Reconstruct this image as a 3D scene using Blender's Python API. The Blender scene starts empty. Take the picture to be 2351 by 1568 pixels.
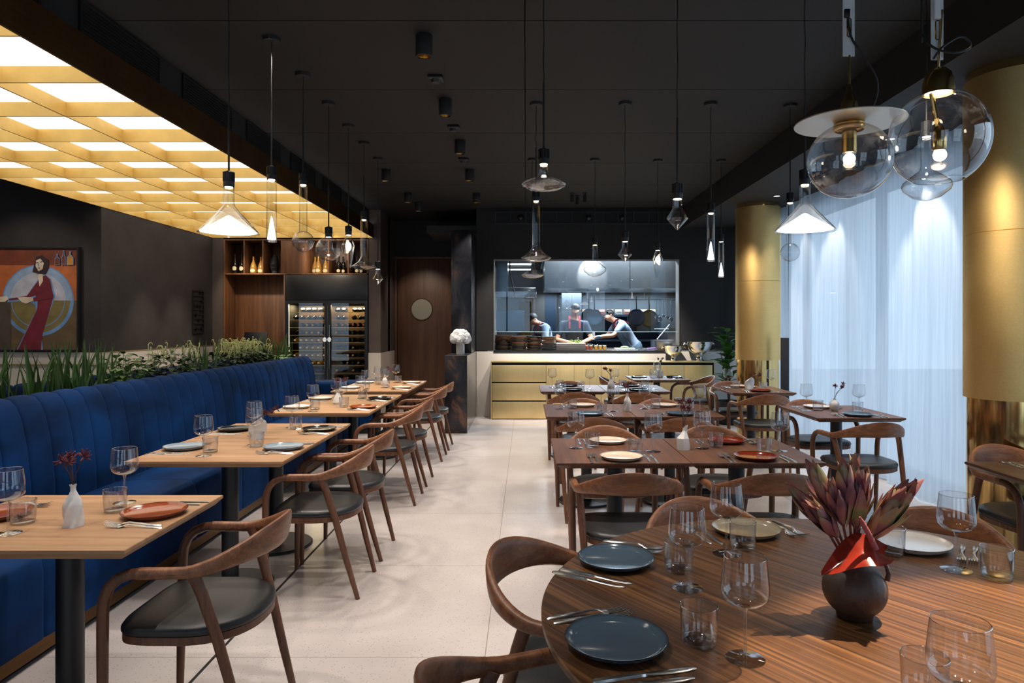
import bpy, bmesh, math, random
from mathutils import Vector, Matrix
PI = math.pi
rnd = random.Random(7)
S = bpy.context.scene
COL = S.collection

# ------------------------------------------------------------------ helpers
class MB:
    """collects shapes into one mesh"""
    def __init__(s):
        s.bm = bmesh.new(); s.mi = 0
    def f(s, vs):
        try:
            fc = s.bm.faces.new(vs); fc.material_index = s.mi; return fc
        except ValueError:
            return None
    def v(s, *p):
        return s.bm.verts.new(p[0] if len(p) == 1 else p)
    def poly(s, pts):
        return s.f([s.v(p) for p in pts])
    def box(s, x0, x1, y0, y1, z0, z1, bev=0.0, seg=2):
        V = [s.v(x, y, z) for z in (z0, z1) for y in (y0, y1) for x in (x0, x1)]
        fs = [s.f([V[i] for i in q]) for q in ((0,2,3,1),(4,5,7,6),(0,1,5,4),(2,6,7,3),(0,4,6,2),(1,3,7,5))]
        if bev:
            es = list({e for fc in fs for e in fc.edges})
            bmesh.ops.bevel(s.bm, geom=es, offset=bev, segments=seg, profile=0.5, affect='EDGES', material=-1)
        return s
    def rings(s, rings, closed=True, cap0=True, cap1=True, loop=False):
        R = [[s.v(p) for p in r] for r in rings]
        n = len(R[0])
        pairs = list(zip(R[:-1], R[1:]))
        if loop: pairs.append((R[-1], R[0]))
        for a, b in pairs:
            for i in range(n if closed else n - 1):
                j = (i + 1) % n
                s.f([a[i], a[j], b[j], b[i]])
        if cap0 and not loop: s.f(list(reversed(R[0])))
        if cap1 and not loop: s.f(R[-1])
        return s
    def lathe(s, prof, c=(0,0,0), seg=32, cap0=False, cap1=False, ph=0.0, sx=1, sy=1):
        rs = []
        for r, z in prof:
            r = max(r, 1e-5)
            rs.append([(c[0] + sx*r*math.cos(2*PI*i/seg+ph), c[1] + sy*r*math.sin(2*PI*i/seg+ph), c[2] + z) for i in range(seg)])
        s.rings(rs, True, cap0, cap1)
        bmesh.ops.remove_doubles(s.bm, verts=s.bm.verts[:], dist=3e-5) if len(s.bm.verts) < 4000 else None
        return s
    def cyl(s, c, r, h, seg=24, r2=None):
        r2 = r if r2 is None else r2
        return s.lathe([(r, 0), (r2, h)], c, seg, True, True)
    def tube(s, pts, rad, seg=8, cap=True, loop=False):
        pts = [Vector(p) for p in pts]; n = len(pts)
        if not isinstance(rad, (list, tuple)): rad = [rad] * n
        rs = []; up = None
        for i, p in enumerate(pts):
            if loop: t = (pts[(i+1) % n] - pts[i-1]).normalized()
            else: t = (pts[min(i+1, n-1)] - pts[max(i-1, 0)]).normalized()
            if up is None:
                up = Vector((0,0,1)) if abs(t.z) < .9 else Vector((0,1,0))
            sd = t.cross(up).normalized(); up = sd.cross(t).normalized()
            rs.append([p + (sd*math.cos(2*PI*k/seg) + up*math.sin(2*PI*k/seg))*rad[i] for k in range(seg)])
        return s.rings(rs, True, cap, cap, loop)
    def sphere(s, c, r, seg=16, rings=10, sc=(1,1,1)):
        prof = [(r*math.sin(PI*i/rings), -r*math.cos(PI*i/rings)) for i in range(rings+1)]
        rs = [[(c[0]+sc[0]*max(a,1e-5)*math.cos(2*PI*k/seg), c[1]+sc[1]*max(a,1e-5)*math.sin(2*PI*k/seg), c[2]+sc[2]*z) for k in range(seg)] for a, z in prof]
        return s.rings(rs, True, True, True)
    def prism(s, pts, z0, z1):
        a = [(p[0], p[1], z0) for p in pts]; b = [(p[0], p[1], z1) for p in pts]
        return s.rings([a, b])
    def xf(s, M):
        bmesh.ops.transform(s.bm, matrix=M, verts=s.bm.verts[:]); return s
    def build(s, name, mats, parent=None, smooth=True, ang=35, loc=None):
        me = bpy.data.meshes.new(name)
        bmesh.ops.recalc_face_normals(s.bm, faces=s.bm.faces[:])
        s.bm.to_mesh(me); s.bm.free()
        for m in (mats if isinstance(mats, (list, tuple)) else [mats]): me.materials.append(m)
        if smooth:
            for p in me.polygons: p.use_smooth = True
            me.set_sharp_from_angle(angle=math.radians(ang))
        o = bpy.data.objects.new(name, me); COL.objects.link(o)
        if parent: o.parent = parent
        if loc: o.location = loc
        return o

def smooth(pts, n=6):
    P = [Vector(p) for p in pts]; P = [P[0]*2-P[1]]+P+[P[-1]*2-P[-2]]; out = []
    for i in range(1, len(P)-2):
        for k in range(n):
            t = k/n; a, b, c, d = P[i-1:i+3]
            out.append(tuple(.5*((2*b)+(c-a)*t+(2*a-5*b+4*c-d)*t*t+(3*b-a-3*c+d)*t**3)))
    out.append(tuple(P[-2])); return out
def tag(o, label, cat, group=None, kind=None):
    if label: o['label'] = label
    if cat: o['category'] = cat
    if group: o['group'] = group
    if kind: o['kind'] = kind
    return o
def thing(name, label, cat, loc=(0,0,0), rz=0.0, group=None):
    o = bpy.data.objects.new(name, None); COL.objects.link(o)
    o.empty_display_size = .05
    o.location = loc; o.rotation_euler = (0, 0, rz)
    return tag(o, label, cat, group)
def struct(o, label=None):
    o['kind'] = 'structure'
    if label: o['label'] = label
    return o
KIDS = {}
def kids(o):
    return list(o.children)
def dup(o, loc=None, rz=None, label=None, group=None, parent=None):
    r = o.copy(); COL.objects.link(r)
    if parent: r.parent = parent
    if loc is not None: r.location = loc
    if rz is not None: r.rotation_euler = (0, 0, rz)
    if label: r['label'] = label
    if group: r['group'] = group
    for ch in kids(o): dup(ch, parent=r)
    return r
class Proto:
    """first use places the built thing itself, later uses place copies"""
    def __init__(s, root): s.r = root; s.used = False
    def put(s, loc, rz, label, group):
        if not s.used:
            s.used = True; o = s.r; o.location = loc; o.rotation_euler = (0,0,rz); o['label'] = label; o['group'] = group
            return o
        return dup(s.r, loc, rz, label, group)

# ------------------------------------------------------------------ materials
def srgb(r, g, b):
    f = lambda c: (c/12.92 if c <= .04045 else ((c+.055)/1.055)**2.4)
    return (f(r/255), f(g/255), f(b/255), 1)
def mat(name):
    m = bpy.data.materials.new(name); m.use_nodes = True
    nt = m.node_tree; return m, nt, nt.nodes['Principled BSDF']
def N(nt, t, **kw):
    n = nt.nodes.new(t)
    for k, v in kw.items():
        if k in n.inputs.keys(): n.inputs[k].default_value = v
        else: setattr(n, k, v)
    return n
def ramp(nt, stops, fac=None, interp='LINEAR'):
    n = nt.nodes.new('ShaderNodeValToRGB'); cr = n.color_ramp; cr.interpolation = interp
    while len(cr.elements) < len(stops): cr.elements.new(.5)
    for e, (p, c) in zip(cr.elements, stops): e.position = p; e.color = c
    if fac is not None: nt.links.new(fac, n.inputs[0])
    return n
def coords(nt, scale=(1,1,1), rot=(0,0,0), kind='Object', rand=0.0):
    tc = nt.nodes.new('ShaderNodeTexCoord'); mp = nt.nodes.new('ShaderNodeMapping')
    mp.inputs['Scale'].default_value = scale; mp.inputs['Rotation'].default_value = rot
    nt.links.new(tc.outputs[kind], mp.inputs[0])
    if rand:
        oi = nt.nodes.new('ShaderNodeObjectInfo'); mu = nt.nodes.new('ShaderNodeMath'); mu.operation = 'MULTIPLY'
        mu.inputs[1].default_value = rand
        nt.links.new(oi.outputs['Random'], mu.inputs[0]); nt.links.new(mu.outputs[0], mp.inputs['Location'])
    return mp.outputs[0]
def flat(name, col, rough=.5, metal=0.0, spec=.5, var=.0, vscale=8, bump=0.0, bscale=60, **kw):
    m, nt, b = mat(name)
    b.inputs['Base Color'].default_value = col; b.inputs['Roughness'].default_value = rough
    b.inputs['Metallic'].default_value = metal; b.inputs['Specular IOR Level'].default_value = spec
    for k, v in kw.items(): b.inputs[k.replace('_', ' ')].default_value = v
    if var:
        n = N(nt, 'ShaderNodeTexNoise', Scale=vscale, Detail=4.0); nt.links.new(coords(nt, rand=10), n.inputs['Vector'])
        c = [tuple(max(0, x*(1+s*var)) for x in col[:3]) + (1,) for s in (-1, 1)]
        r = ramp(nt, [(.3, c[0]), (.7, c[1])], n.outputs[0]); nt.links.new(r.outputs[0], b.inputs['Base Color'])
    if bump:
        n = N(nt, 'ShaderNodeTexNoise', Scale=bscale, Detail=3.0); nt.links.new(coords(nt), n.inputs['Vector'])
        bp = N(nt, 'ShaderNodeBump', Strength=bump, Distance=.004); nt.links.new(n.outputs[0], bp.inputs['Height'])
        nt.links.new(bp.outputs[0], b.inputs['Normal'])
    return m
def wood(name, dark, mid, light, rot=0.0, across=26.0, along=1.3, rough=.42, stripes=0.0, axis='X', rand=7.0, sfreq=18, spec=.5, span=(.3,.5,.7)):
    """grain runs along AXIS of the object"""
    m, nt, b = mat(name)
    sc = {'X': (along, across, across), 'Y': (across, along, across), 'Z': (across, across, along)}[axis]
    mp = nt.nodes.new('ShaderNodeMapping'); mp.inputs['Scale'].default_value = sc
    nt.links.new(coords(nt, rot=(0,0,rot), rand=rand), mp.inputs[0]); vec = mp.outputs[0]
    n1 = N(nt, 'ShaderNodeTexNoise', Scale=1.0, Detail=6.0, Roughness=.62, Distortion=.35); nt.links.new(vec, n1.inputs['Vector'])
    n2 = N(nt, 'ShaderNodeTexNoise', Scale=5.0, Detail=3.0, Roughness=.7); nt.links.new(vec, n2.inputs['Vector'])
    mx = N(nt, 'ShaderNodeMix', Factor=.3); nt.links.new(n1.outputs[0], mx.inputs[2]); nt.links.new(n2.outputs[0], mx.inputs[3])
    fac = mx.outputs[0]
    if stripes:
        mp2 = nt.nodes.new('ShaderNodeMapping'); mp2.inputs['Scale'].default_value = tuple(x/across*sfreq if x == across else .55 for x in sc)
        nt.links.new(coords(nt, rot=(0,0,rot), rand=rand), mp2.inputs[0])
        n3 = N(nt, 'ShaderNodeTexNoise', Scale=1.0, Detail=2.0, Distortion=.3); nt.links.new(mp2.outputs[0], n3.inputs['Vector'])
        m2 = N(nt, 'ShaderNodeMix', Factor=stripes); nt.links.new(fac, m2.inputs[2]); nt.links.new(n3.outputs[0], m2.inputs[3]); fac = m2.outputs[0]
    r = ramp(nt, [(span[0], dark), (span[1], mid), (span[2], light)], fac); b.inputs['Specular IOR Level'].default_value = spec
    nt.links.new(r.outputs[0], b.inputs['Base Color'])
    b.inputs['Roughness'].default_value = rough
    bp = N(nt, 'ShaderNodeBump', Strength=.08, Distance=.002); nt.links.new(n2.outputs[0], bp.inputs['Height']); nt.links.new(bp.outputs[0], b.inputs['Normal'])
    return m
def glass(name, tint=(1,1,1,1), base=.035, power=4.0, rough=0.0, edge=1.0):
    """thin clear shell: reflection rises towards the rim, the rest passes straight through"""
    m, nt, b = mat(name); nt.nodes.remove(b)
    lw = N(nt, 'ShaderNodeLayerWeight', Blend=.5); pw = nt.nodes.new('ShaderNodeMath'); pw.operation = 'POWER'; pw.inputs[1].default_value = power
    ma = nt.nodes.new('ShaderNodeMath'); ma.operation = 'MULTIPLY_ADD'; ma.use_clamp = True; ma.inputs[1].default_value = edge-base; ma.inputs[2].default_value = base
    tr = N(nt, 'ShaderNodeBsdfTransparent', Color=tint); gl = N(nt, 'ShaderNodeBsdfGlossy', Roughness=rough)
    mx = nt.nodes.new('ShaderNodeMixShader'); out = nt.nodes['Material Output']
    nt.links.new(lw.outputs['Facing'], pw.inputs[0]); nt.links.new(pw.outputs[0], ma.inputs[0]); nt.links.new(ma.outputs[0], mx.inputs[0])
    nt.links.new(tr.outputs[0], mx.inputs[1]); nt.links.new(gl.outputs[0], mx.inputs[2]); nt.links.new(mx.outputs[0], out.inputs[0])
    return m
def emit(name, col, st):
    m, nt, b = mat(name)
    b.inputs['Base Color'].default_value = (0.8,.8,.8,1); b.inputs['Emission Color'].default_value = col; b.inputs['Emission Strength'].default_value = st
    return m
def brass(name, c0, c1, rough=.3, axis='Z', amp=.5):
    m, nt, b = mat(name)
    sc = {'X': (2, 120, 120), 'Y': (120, 2, 120), 'Z': (120, 120, 2)}[axis]
    n = N(nt, 'ShaderNodeTexNoise', Scale=1.0, Detail=3.0); nt.links.new(coords(nt, scale=sc), n.inputs['Vector'])
    n2 = N(nt, 'ShaderNodeTexNoise', Scale=3.0, Detail=4.0); nt.links.new(coords(nt, rand=9), n2.inputs['Vector'])
    mx = N(nt, 'ShaderNodeMix', Factor=.6); nt.links.new(n.outputs[0], mx.inputs[2]); nt.links.new(n2.outputs[0], mx.inputs[3])
    r = ramp(nt, [(.3, c0), (.7, c1)], mx.outputs[0]); nt.links.new(r.outputs[0], b.inputs['Base Color'])
    b.inputs['Metallic'].default_value = 1; b.inputs['Roughness'].default_value = rough
    bp = N(nt, 'ShaderNodeBump', Strength=.1*amp, Distance=.002); nt.links.new(n.outputs[0], bp.inputs['Height']); nt.links.new(bp.outputs[0], b.inputs['Normal'])
    return m

M = {}
M['oak'] = wood('oak_veneer', srgb(134,94,62), srgb(166,124,86), srgb(190,149,108), across=22, along=1.2, rough=.45, rand=5)
M['walnut_table'] = wood('walnut_veneer', srgb(62,38,25), srgb(98,62,42), srgb(124,82,58), across=26, along=1.2, axis='Y', rough=.42, spec=.35)
M['walnut_round'] = wood('striped_walnut', srgb(40,24,13), srgb(92,59,33), srgb(140,97,55), rot=math.radians(55), across=150, along=1.0, rough=.38, stripes=.42, sfreq=62, spec=.4, span=(.37,.50,.66))
M['walnut_chair'] = wood('walnut_chair', srgb(82,47,28), srgb(128,80,50), srgb(158,106,72), across=40, along=3, axis='X', rough=.42)
M['walnut_leg'] = wood('walnut_leg', srgb(64,36,22), srgb(102,62,38), srgb(126,82,54), across=60, along=3, axis='Z', rough=.45)
M['walnut_panel'] = wood('walnut_panel', srgb(58,35,20), srgb(108,69,40), srgb(146,98,60), across=14, along=.9, axis='Z', rough=.5, stripes=.4, rand=4)
M['walnut_door'] = wood('walnut_door', srgb(50,32,21), srgb(84,55,37), srgb(108,74,52), across=16, along=.9, axis='Z', rough=.5, stripes=.3)
M['leather'] = flat('black_leather', srgb(30,30,31), .42, bump=.12, bscale=220)
M['black_metal'] = flat('black_metal', srgb(20,20,22), .42, var=.15)
M['matt_black'] = flat('matt_black', srgb(16,16,18), .7)
M['cord'] = flat('black_cord', srgb(10,10,12), .6)
M['socket'] = flat('socket_black', srgb(18,18,22), .38)
M['ceiling'] = flat('ceiling_black', srgb(11,10,11), .75, var=.12, vscale=3)
M['wall'] = flat('wall_black', srgb(27,25,26), .7, var=.2, vscale=3)
M['wall_side'] = flat('wall_limewash', srgb(52,46,45), .75, var=.28, vscale=2.2, bump=.2, bscale=20)
M['taupe'] = flat('wall_taupe', srgb(84,72,66), .7, var=.08)
M['bronze'] = brass('bronze_sheet', srgb(92,66,38), srgb(124,92,56), .42, 'Y')
M['gold_fin'] = flat('gold_fin', srgb(240,200,114), .4, metal=.25, var=.12, vscale=5)
M['diffuser'] = emit('diffuser_white', (1.0, .95, .86, 1), 1.25)
M['brass_sleeve'] = brass('brass_sleeve', srgb(214,180,116), srgb(230,198,136), .45, 'X', .3)
M['brass_core'] = brass('brass_polished', srgb(214,178,112), srgb(230,198,136), .13, 'Z', 1.2)
M['brass_front'] = brass('brass_front', srgb(208,182,130), srgb(224,202,150), .48, 'Z', .4)
M['brass_lamp'] = brass('brass_lamp', srgb(196,158,92), srgb(214,180,118), .2, 'Z', .3)
M['steel'] = flat('brushed_steel', srgb(170,172,174), .26, 1.0, var=.06)
M['silver'] = flat('polished_silver', srgb(222,220,216), .06, 1.0)
M['cutlery'] = flat('cutlery_steel', srgb(214,212,208), .26, 1.0)
M['white'] = flat('white_ceramic', srgb(226,222,216), .45)
M['white_trim'] = flat('white_trim', srgb(205,202,196), .4)
M['glass'] = glass('thin_glass', (.97,.975,.98,1), .10, 2.4)
M['glass_pend'] = glass('pendant_glass', (.95,.965,.975,1), .08, 2.4)
M['pane'] = glass('window_glass', (.95,.98,1,1), .032, 4.0)
M['kitchen_pane'] = glass('kitchen_glass', (.86,.92,.97,1), .045, 4.0)
M['solidglass'] = glass('thick_glass', (.95,.965,.975,1), .12, 1.7)
M['led'] = emit('led_warm', (1,.86,.68,1), 14)
M['led_soft'] = emit('led_soft', (1,.95,.88,1), 3.2)
M['bulb'] = emit('bulb_glow', (1,.84,.62,1), 18)
M['tubelight'] = emit('tube_light', (.95,.98,1,1), 14)
M['fridge_led'] = emit('fridge_led', (1,.74,.36,1), 9)
M['hood_led'] = emit('hood_light', (.75,.88,1,1), 12)
M['gold_reflector'] = flat('gold_reflector', srgb(190,130,50), .3, 1.0)
M['velvet'] = None

def m_velvet():
    m, nt, b = mat('blue_velvet')
    n = N(nt, 'ShaderNodeTexNoise', Scale=3.0, Detail=5.0, Distortion=.5); nt.links.new(coords(nt, scale=(1,.6,1)), n.inputs['Vector'])
    r = ramp(nt, [(.35, srgb(2,28,60)), (.7, srgb(5,50,100))], n.outputs[0]); nt.links.new(r.outputs[0], b.inputs['Base Color'])
    b.inputs['Roughness'].default_value = .75; b.inputs['Sheen Weight'].default_value = .12; b.inputs['Sheen Roughness'].default_value = .35
    b.inputs['Sheen Tint'].default_value = srgb(60,120,220); b.inputs['Specular IOR Level'].default_value = .12
    return m
M['velvet'] = m_velvet()
def m_curtain():
    m, nt, b = mat('sheer_curtain'); nt.nodes.remove(b)
    w = N(nt, 'ShaderNodeTexNoise', Scale=1.0, Detail=4.0); nt.links.new(coords(nt, scale=(40,40,1.2)), w.inputs['Vector'])
    r = ramp(nt, [(.3, (.72,.77,.84,1)), (.7, (.90,.93,.97,1))], w.outputs[0])
    d = N(nt, 'ShaderNodeBsdfDiffuse'); t = N(nt, 'ShaderNodeBsdfTranslucent'); tr = N(nt, 'ShaderNodeBsdfTransparent')
    nt.links.new(r.outputs[0], d.inputs[0]); nt.links.new(r.outputs[0], t.inputs[0])
    m1 = N(nt, 'ShaderNodeMixShader'); m1.inputs[0].default_value = .74
    m2 = N(nt, 'ShaderNodeMixShader'); m2.inputs[0].default_value = .14
    nt.links.new(d.outputs[0], m1.inputs[1]); nt.links.new(t.outputs[0], m1.inputs[2])
    nt.links.new(m1.outputs[0], m2.inputs[1]); nt.links.new(tr.outputs[0], m2.inputs[2]); nt.links.new(m2.outputs[0], nt.nodes['Material Output'].inputs[0])
    return m
M['curtain'] = m_curtain()
def m_terrazzo(name, base, dark, light, scale, seams=None, rough=.25):
    m, nt, b = mat(name)
    vec = coords(nt)
    v = N(nt, 'ShaderNodeTexVoronoi', Scale=scale); nt.links.new(vec, v.inputs['Vector'])
    n = N(nt, 'ShaderNodeTexNoise', Scale=1.2, Detail=5.0); nt.links.new(vec, n.inputs['Vector'])
    # chips: small cells close to their centre, few of them dark
    sep = nt.nodes.new('ShaderNodeSeparateColor'); nt.links.new(v.outputs['Color'], sep.inputs[0])
    chip = nt.nodes.new('ShaderNodeMath'); chip.operation = 'LESS_THAN'; chip.inputs[1].default_value = .22; nt.links.new(v.outputs['Distance'], chip.inputs[0])
    few = nt.nodes.new('ShaderNodeMath'); few.operation = 'LESS_THAN'; few.inputs[1].default_value = .22; nt.links.new(sep.outputs[0], few.inputs[0])
    mul = nt.nodes.new('ShaderNodeMath'); mul.operation = 'MULTIPLY'; nt.links.new(chip.outputs[0], mul.inputs[0]); nt.links.new(few.outputs[0], mul.inputs[1])
    r = ramp(nt, [(.35, base), (.65, light)], n.outputs[0])
    mx = N(nt, 'ShaderNodeMix', data_type='RGBA'); nt.links.new(mul.outputs[0], mx.inputs[0]); nt.links.new(r.outputs[0], mx.inputs[6]); mx.inputs[7].default_value = dark
    col = mx.outputs[2]
    if seams:
        sx, sy, ox, oy = seams
        xyz = nt.nodes.new('ShaderNodeSeparateXYZ'); nt.links.new(vec, xyz.inputs[0])
        outs = []
        for ch, st, of in ((0, sx, ox), (1, sy, oy)):
            a = nt.nodes.new('ShaderNodeMath'); a.operation = 'SUBTRACT'; a.inputs[1].default_value = of; nt.links.new(xyz.outputs[ch], a.inputs[0])
            w = nt.nodes.new('ShaderNodeMath'); w.operation = 'PINGPONG'; w.inputs[1].default_value = st/2; nt.links.new(a.outputs[0], w.inputs[0])
            l = nt.nodes.new('ShaderNodeMath'); l.operation = 'LESS_THAN'; l.inputs[1].default_value = .0022; nt.links.new(w.outputs[0], l.inputs[0]); outs.append(l)
        mm = nt.nodes.new('ShaderNodeMath'); mm.operation = 'MAXIMUM'; nt.links.new(outs[0].outputs[0], mm.inputs[0]); nt.links.new(outs[1].outputs[0], mm.inputs[1])
        m2 = N(nt, 'ShaderNodeMix', data_type='RGBA'); nt.links.new(mm.outputs[0], m2.inputs[0]); nt.links.new(col, m2.inputs[6]); m2.inputs[7].default_value = srgb(150,138,128)
        col = m2.outputs[2]
    nt.links.new(col, b.inputs['Base Color']); b.inputs['Roughness'].default_value = rough
    return m
M['floor'] = m_terrazzo('terrazzo_floor', srgb(182,172,168), srgb(104,86,78), srgb(198,189,185), 130, (1.18, 1.135, -.178, 2.98), .22)
M['dado'] = m_terrazzo('terrazzo_dado', srgb(206,196,184), srgb(150,140,130), srgb(220,210,198), 160, None, .4)
def m_patina():
    m, nt, b = mat('patina_steel')
    n = N(nt, 'ShaderNodeTexNoise', Scale=2.6, Detail=5.0, Roughness=.55, Distortion=.6); nt.links.new(coords(nt, scale=(1.6,1.6,1)), n.inputs['Vector'])
    r = ramp(nt, [(.40, srgb(30,31,37)), (.57, srgb(54,53,58)), (.61, srgb(84,64,56)), (.67, srgb(112,84,70)), (.71, srgb(48,44,46))], n.outputs[0])
    nt.links.new(r.outputs[0], b.inputs['Base Color']); b.inputs['Metallic'].default_value = .5; b.inputs['Roughness'].default_value = .36
    return m
M['patina'] = m_patina()
M['mirror_grey'] = flat('grey_mirror', srgb(105,108,108), .18, .9)
M['gap'] = flat('dark_joint', srgb(12,11,11), .8)
# ------------------------------------------------------------------ the setting
CZ = 3.30
def bx(name, m, *a, bev=0.0, parent=None, **k):
    return MB().box(*a, bev=bev).build(name, m, parent, **k)
fl = struct(bx('floor', M['floor'], -9.2, 3.75, -3.6, 14.6, -.1, 0), 'pale pinkish terrazzo tile floor of the restaurant')
struct(bx('trim_1', M['gap'], -1.3665, -1.3535, -3.5, 9.8, -.004, .0015), 'thin dark brass-edged joint in the terrazzo floor')
# ceiling of black panels with fine joints
mb = MB(); xs = [-9.2, -6.2, -3.1, -.005, 2.465]; ys = [-3.6, -.715, .505, 1.72, 2.935, 4.15, 5.365, 6.58, 7.795, 9.01, 10.225, 12.5]
for i in range(4):
    for j in range(len(ys)-1):
        mb.box(xs[i]+.004, xs[i+1]-.004, ys[j]+.004, ys[j+1]-.004, CZ, CZ+.03)
mb.box(-9.2, 2.465, -3.6, 14.6, CZ+.03, CZ+.1)
struct(mb.build('ceiling', M['ceiling'], smooth=False), 'black panelled ceiling')
struct(bx('trim_2', M['ceiling'], 2.465, 4.2, -3.6, 12.5, 2.98, 3.4), 'lowered black ceiling beam and soffit along the curtained window side')
# left section: wall with the painting, side wall, dado
def dwall(name, m, x0, x1, y0, y1, zd, lab):
    o = bx(name, m, x0, x1, y0, y1, zd, CZ); struct(o, lab); return o
ZD = 1.045
dwall('wall_left', M['wall_side'], -5.25, -5.05, 8.12, 11.6, ZD+.07, 'dark limewashed side wall with spot-lit streaks')
struct(bx('trim_3', M['dado'], -5.25, -5.045, 8.115, 11.6, 0, ZD+.07), 'pale terrazzo dado under the dark side wall')
struct(bx('trim_4', M['brass_front'], -5.25, -5.04, 8.112, 11.6, ZD+.07, ZD+.08), 'thin brass strip along the dado top')
dwall('wall_painting', M['wall_side'], -9.2, -5.25, 8.12, 8.32, ZD+.08, 'dark wall behind the painting')
struct(bx('trim_5', M['dado'], -9.2, -5.25, 8.115, 8.32, 0, ZD+.08), 'pale dado under the painting')
struct(bx('trim_6', M['brass_front'], -9.2, -5.05, 8.09, 8.115, .965, .985), 'horizontal brass rail across the pale dado')
struct(bx('wall_far_left', M['wall'], -9.4, -9.2, -3.6, 8.4, 0, 3.4))
# wall with the shelf unit
dwall('wall_shelf_left', M['taupe'], -5.05, -4.87, 11.0, 11.6, 0, 'taupe wall strip beside the walnut shelf unit')
mb = MB(); mb.box(-2.53, -2.34, 11.0, 12.15, 1.0, CZ); struct(mb.build('wall_shelf_right', M['taupe']), 'taupe pier between shelf unit and door')
mb = MB(); mb.box(-2.535, -2.335, 10.995, 12.15, 0, 1.0); struct(mb.build('trim_7', M['dado']), 'pale terrazzo base of the taupe pier')
struct(bx('wall_shelf_top', M['taupe'], -4.87, -2.53, 11.0, 11.6, 2.86, CZ))
struct(bx('wall_shelf_back', M['matt_black'], -5.05, -2.34, 11.6, 11.75, 0, CZ))
# door wall
DW = 12.15
mb = MB(); mb.box(-2.34, -2.32, DW, DW+.2, 0, CZ); mb.box(-1.30, -.70, DW, DW+.2, 0, CZ); mb.box(-2.32, -1.30, DW, DW+.2, 2.66, CZ)
struct(mb.build('wall_door', M['wall'], smooth=False), 'black wall around the walnut door')
# kitchen wall with the serving opening
KW = 10.8
mb = MB()
for a in ((-.78, -.51, 0, CZ), (2.43, 4.2, 0, CZ), (-.51, 2.43, 2.49, CZ)):
    mb.box(a[0], a[1], KW, KW+.18, a[2] if a[3]-a[2] < 1 else 1.045, a[3])
struct(mb.build('wall_back', M['wall'], smooth=False), 'black wall around the kitchen serving window')
struct(bx('trim_8', M['dado'], -.78, 4.2, KW-.012, KW+.18, 0, 1.03, bev=.003), 'pale terrazzo dado wall below the kitchen window')
struct(bx('wall_kitchen_return', M['wall'], -.78, -.62, KW+.18, DW, 0, CZ))
# frame of the serving window
mb = MB(); x0, x1, z0, z1, t = -.51, 2.43, 1.045, 2.49, .013
mb.box(x0, x0+t, KW-.02, KW+.2, z0, z1); mb.box(x1-t, x1, KW-.02, KW+.2, z0, z1); mb.box(x0+t, x1-t, KW-.02, KW+.2, z1-t, z1)
w1 = struct(mb.build('window_1', flat('window_trim', srgb(112,106,98), .4, .3), smooth=False), 'serving window into the bright kitchen with hanging glass screen')
MB().box(x0+t, x1-t, KW+.05, KW+.056, 1.345, z1-t).build('pane', M['kitchen_pane'], w1)
MB().box(x0+t, x1-t, KW+.045, KW+.061, 1.338, 1.345).build('pane_edge', flat('glass_edge', srgb(160,190,205), .2), w1)
struct(bx('trim_9', flat('pass_stone', srgb(28,28,30), .25), -.51, 2.43, KW-.03, KW+.62, 1.03, 1.05, bev=.003), 'dark stone sill of the kitchen pass')
# right: soffit, window, curtain
RX = 3.55
mb = MB(); mb.box(RX, RX+.2, -3.6, 12.5, 2.9, 3.4); mb.box(RX, RX+.2, -3.6, 12.5, -.1, .05); mb.box(RX, RX+.2, 10.6, 12.5, .05, 2.9); mb.box(RX, RX+.2, -3.6, -.4, .05, 2.9)
struct(mb.build('wall_right', M['wall'], smooth=False), 'window wall behind the sheer curtain')
for k in range(6):
    y0 = -.4 + k*1.833
    f = MB()
    for a in ((y0, y0+.05, .05, 2.9), (y0+1.783, y0+1.833, .05, 2.9), (y0+.05, y0+1.783, .05, .11), (y0+.05, y0+1.783, 2.84, 2.9)):
        f.box(RX+.03, RX+.1, *a)
    w = struct(f.build('window_%d' % (k+2), M['black_metal'], smooth=False))
    MB().box(RX+.06, RX+.07, y0+.05, y0+1.783, .11, 2.84).build('pane', M['pane'], w)
struct(bx('ground_outside', flat('pavement', srgb(170,175,180), .8), 3.75, 30, -8, 24, -.3, -.1), 'pale pavement outside the window')
# rear wall with tall windows behind the viewer
mb = MB(); mb.box(-9.4, 3.75, -3.8, -3.6, 2.7, 3.4); mb.box(-9.4, 3.75, -3.8, -3.6, -.1, .1)
wx = [(-8.6, -6.6), (-5.4, -3.4), (-1.6, .2), (1.2, 3.0)]
px = -9.4
for a, b in wx: mb.box(px, a, -3.8, -3.6, .1, 2.7); px = b
mb.box(px, 3.75, -3.8, -3.6, .1, 2.7)
struct(mb.build('wall_rear', M['wall'], smooth=False), 'rear wall with tall windows')
for k, (a, b) in enumerate(wx):
    f = MB(); c = (a+b)/2
    for q in ((a, a+.05, .1, 2.7), (b-.05, b, .1, 2.7), (c-.03, c+.03, .1, 2.7), (a, b, 1.0, 1.06)):
        f.box(q[0], q[1], -3.75, -3.68, q[2], q[3])
    w = struct(f.build('window_%d' % (k+8), M['black_metal'], smooth=False))
    MB().box(a, b, -3.72, -3.715, .1, 2.7).build('pane', M['pane'], w)
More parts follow.
